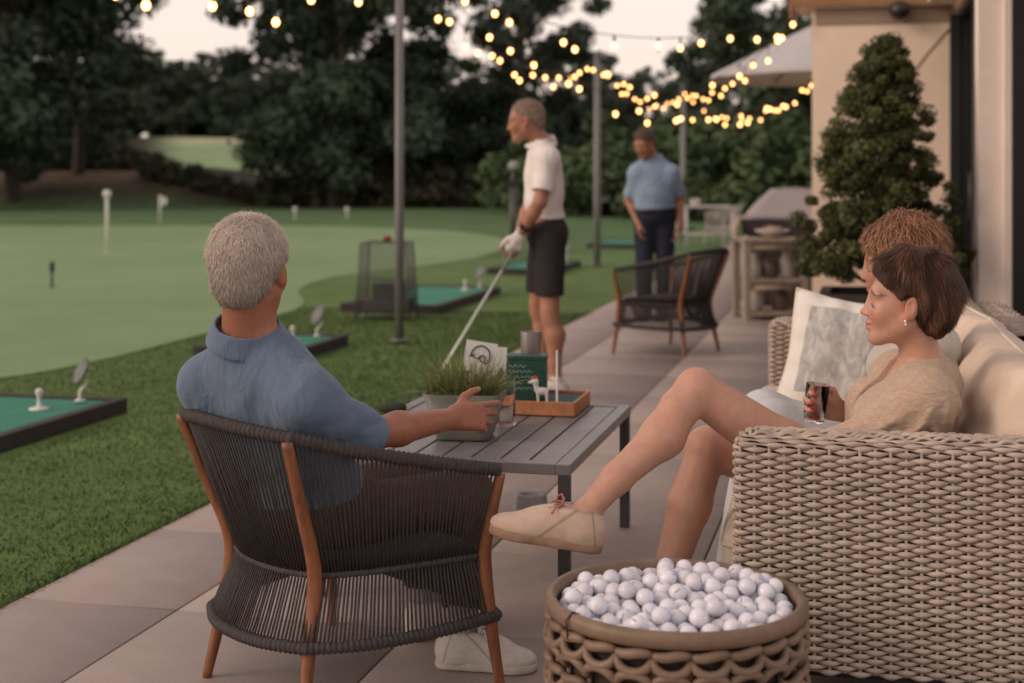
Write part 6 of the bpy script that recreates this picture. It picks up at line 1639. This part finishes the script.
    m.add(V,Fc); o=m.build('cover',GC,T); md=o.modifiers.new('thick','SOLIDIFY'); md.thickness=.03
    m=MB(); m.frame_box((.06,.06,0),(1.22,0,0),(.45,2.9,0),(0,0,.86)); m.build('base',DB,T,smooth=False)
    m=MB(); m.frame_box((.0,-.0,.72),(1.35,0,0),(0,.02,0),(0,0,.16)); m.build('skirt',DB,T,smooth=False)
    m=MB(); m.tube([(-.06,-.05,0),(-.06,-.05,.80),(-.03,.02,.88),(.05,.1,.90)],.035,8); m.build('post',WD,T)
    # parasol
    c=Vector(((832-512)/F*19.5,19.5,0)); T=empty('parasol',c,.3); tag(T,'large grey-white parasol open beyond the clubhouse corner','parasol')
    CAN=mat('parasol_canvas',(.44,.42,.43),.85,.05,5); UN=mat('parasol_wood',(.28,.13,.07),.6,.2)
    m=MB(); V=[(0,0,3.50)];Fc=[]; nr=8
    for ring in range(1,7):
        u=ring/6
        for k in range(nr*4):
            an=2*PI*k/(nr*4); f=1-.045*abs(math.sin(nr*an/2))*u; V.append((1.72*u*f*math.cos(an),1.72*u*f*math.sin(an),3.50-.80*u**1.05-.035*math.sin(PI*u)*abs(math.sin(nr*an/2))))
    for k in range(nr*4): Fc.append((0,1+k,1+(k+1)%(nr*4)))
    for ring in range(5):
        for k in range(nr*4): k2=(k+1)%(nr*4); b=1+ring*nr*4; Fc.append((b+k,b+nr*4+k,b+nr*4+k2,b+k2))
    b=1+5*nr*4; e=len(V)
    for k in range(nr*4): v=V[b+k]; V.append((v[0]*1.003,v[1]*1.003,v[2]-.06))
    for k in range(nr*4): k2=(k+1)%(nr*4); Fc.append((b+k,e+k,e+k2,b+k2))
    m.add(V,Fc); m.build('canopy',CAN,T)
    m=MB(); m.tube([(0,0,0),(0,0,3.45)],.035,10); m.build('pole',UN,T); m=MB(); m.ball((0,0,3.53),.05,10,8); m.build('finial',UN,T)
    for k in range(8):
        an=2*PI*k/8; m=MB(); m.tube([(.02*math.cos(an),.02*math.sin(an),3.45),(1.66*math.cos(an),1.66*math.sin(an),2.69)],.013,5); m.tube([(.04*math.cos(an),.04*math.sin(an),2.75),(.85*math.cos(an),.85*math.sin(an),3.05)],.010,5); m.build('rib',UN,T)
    m=MB(); m.lathe([(.36,0),(.36,.06),(.06,.09),(.05,.3)],20); m.build('base',mat('parasol_base',(.08,.078,.078),.7),T)
    # bistro table, plant and chair
    WP=mat('white_painted_metal',(.50,.48,.46),.5,.06); p=gnd(712,247,0); p=Vector(((705-512)/F*26,26,0)); T=empty('bistro_table',p,.1); tag(T,'far white high-legged bistro table beside the pale wicker chair','table')
    m=MB(); m.box((0,0,.745),(.95,.8,.03)); m.build('top',WP,T,bevel=.005)
    for x in(-1,1):
        for y in(-1,1): m=MB(); m.box((x*.43,y*.35,.365),(.05,.05,.73)); m.build('leg',WP,T)
    for yy in(.35,-.35): m=MB(); m.box((0,yy,.25),(.81,.03,.03)); m.build('stretcher',WP,T)
    T=empty('table_plant',p+Vector((-.18,0,.7605))); tag(T,'small leafy plant in a white pot on the far bistro table','plant')
    m=MB(); m.lathe([(.08,0),(.10,.14),(.09,.14),(.08,.03)],16); m.build('pot',WP,T)
    gg=random.Random(3); C=np.array([(gg.gauss(0,.10),gg.gauss(0,.10),.17+.36*gg.random()) for _ in range(22)]); crown('foliage',C,np.full(22,.09),700,.035,5,leaf_mat('table_plant_leaf',0,0),T,(.02,.035,.012),(.07,.10,.035))
# ================================================================ assemble
build_ground()
build_lawn_things()
build_poles()
build_house()
build_vegetation()
build_terrace_things()
c=make_armchair('dark rope armchair with teak legs in the foreground, holding the seated man',rope=ROPE)
c.location=(-.462,3.78,0); c.scale=(.955,.955,.985); c.rotation_euler=(0,0,math.atan2(-.756,.655)); c['group']='rope armchairs'
c2=copy_tree(c); c2['label']='empty rope armchair with teak legs in front of the man in blue'
c2.location=(1.20,10.75,0); c2.rotation_euler=(0,0,math.radians(52)); c2.scale=(1.0,1.0,1.05); 
c3=make_armchair('pale grey wicker chair at the far white bistro table',rope=mat('pale_rattan',(.40,.37,.34),.8,.1,20),wood=mat('pale_chair_leg',(.38,.35,.32),.6),cush=mat('grey_pad',(.18,.17,.17),.9),sides=4,pitch=.016,rr=.006,name='wicker_chair',cat='chair')
c3.location=((722-512)/F*27.5,27.5,0); c3.rotation_euler=(0,0,math.radians(70))
build_sofa(); build_table(); build_table_things(); build_basket()
man,wr,hd=seated_man()
wo,wwr,whd=front_woman()
back_woman()
gman,gwl,gwr,ghv=golfer()
build_club(gwl,gwr,ghv)
far_man()
# tumbler in the hand of the woman
GL=glass('tumbler_glass',(.95,.94,.93),.03,1.2)
p=wwr+Vector((-.085,-.040,.035))
m=MB(); m.lathe([(.026,-.055),(.029,-.052),(.033,.05),(.031,.05),(.0275,-.045),(.001,-.046)],22,cap=False); o=m.build('drinking_glass',GL); o.location=p; o.rotation_euler=(.05,.12,0)
tag(o,'small clear drinking glass in the hand of the woman in linen','glass')
m=MB(); m.lathe([(.0005,-.044),(.0270,-.044),(.0296,.015),(.0005,.015)],22,cap=False); m.build('drink',mat('amber_drink',(.28,.16,.11),.15),o)
# ---- put the origin of every one-mesh thing at its own base
for o in list(COL.objects):
    if o.parent is None and o.type=='MESH' and o.location.length<1e-6 and o.get('kind')!='structure' and o.get('kind')!='stuff' and o.matrix_world==Matrix.Identity(4):
        V=np.empty(len(o.data.vertices)*3,np.float32); o.data.vertices.foreach_get('co',V); V=V.reshape(-1,3)
        b=Vector(((V[:,0].min()+V[:,0].max())/2,(V[:,1].min()+V[:,1].max())/2,V[:,2].min())); b=Vector(map(float,b))
        o.data.transform(Matrix.Translation(-b)); o.location=b
        for ch in o.children: ch.location=ch.location-b

# ---- daylight at dusk
SUN=Vector((-.86,-.24,.42)).normalized()
w=bpy.data.worlds.new('World'); scene.world=w; w.use_nodes=True; nt=w.node_tree; N=nt.nodes; L=nt.links
bg=N['Background']; sky=N.new('ShaderNodeTexSky'); sky.sky_type='NISHITA'; sky.sun_disc=False
sky.sun_elevation=math.asin(SUN.z); sky.sun_rotation=math.atan2(SUN.x,SUN.y); sky.air_density=1.6; sky.dust_density=4.0; sky.ozone_density=1.0
tint=N.new('ShaderNodeMix'); tint.data_type='RGBA'; tint.inputs[0].default_value=.80
hs=N.new('ShaderNodeHueSaturation'); hs.inputs['Saturation'].default_value=.5; L.new(sky.outputs[0],hs.inputs['Color'])
L.new(hs.outputs[0],tint.inputs[6]); tc=N.new('ShaderNodeTexCoord'); sx=N.new('ShaderNodeSeparateXYZ'); L.new(tc.outputs['Generated'],sx.inputs[0])
rp=N.new('ShaderNodeValToRGB'); el=rp.color_ramp.elements; el[0].position=.0; el[0].color=(7.4/8,5.9/8,5.0/8,1); el[1].position=.85; el[1].color=(4.1/8,3.4/8,3.25/8,1); e2=rp.color_ramp.elements.new(.16); e2.color=(6.9/8,6.0/8,5.6/8,1)
sc=N.new('ShaderNodeVectorMath'); sc.operation='SCALE'; sc.inputs['Scale'].default_value=8.0; L.new(sx.outputs[2],rp.inputs[0]); L.new(rp.outputs[0],sc.inputs[0]); L.new(sc.outputs[0],tint.inputs[7])
L.new(tint.outputs[2],bg.inputs['Color']); bg.inputs['Strength'].default_value=.165
sd=bpy.data.lights.new('sun','SUN'); sd.energy=1.2; sd.angle=math.radians(24); sd.color=(1.0,.72,.54)
so=bpy.data.objects.new('sun',sd); COL.objects.link(so); so.rotation_euler=SUN.to_track_quat('Z','Y').to_euler(); so.location=(6,-6,8)

cam=bpy.data.cameras.new('camera'); co=bpy.data.objects.new('camera',cam); COL.objects.link(co)
co.location=(0,0,CH); co.rotation_euler=(PI/2,0,0); cam.sensor_width=36; cam.lens=36*F/1024; cam.shift_y=-(341.5-HZ)/1024
cam.clip_start=.05; cam.clip_end=3000
cam.dof.use_dof=True; cam.dof.focus_distance=3.75; cam.dof.aperture_fstop=2.6; cam.dof.aperture_blades=0
scene.camera=co
scene.view_settings.view_transform='Standard'; scene.view_settings.look='None'; scene.view_settings.exposure=0; scene.view_settings.gamma=1
scene.cycles.use_denoising=True; scene.cycles.sample_clamp_indirect=4; scene.cycles.max_bounces=8; scene.cycles.transparent_max_bounces=8
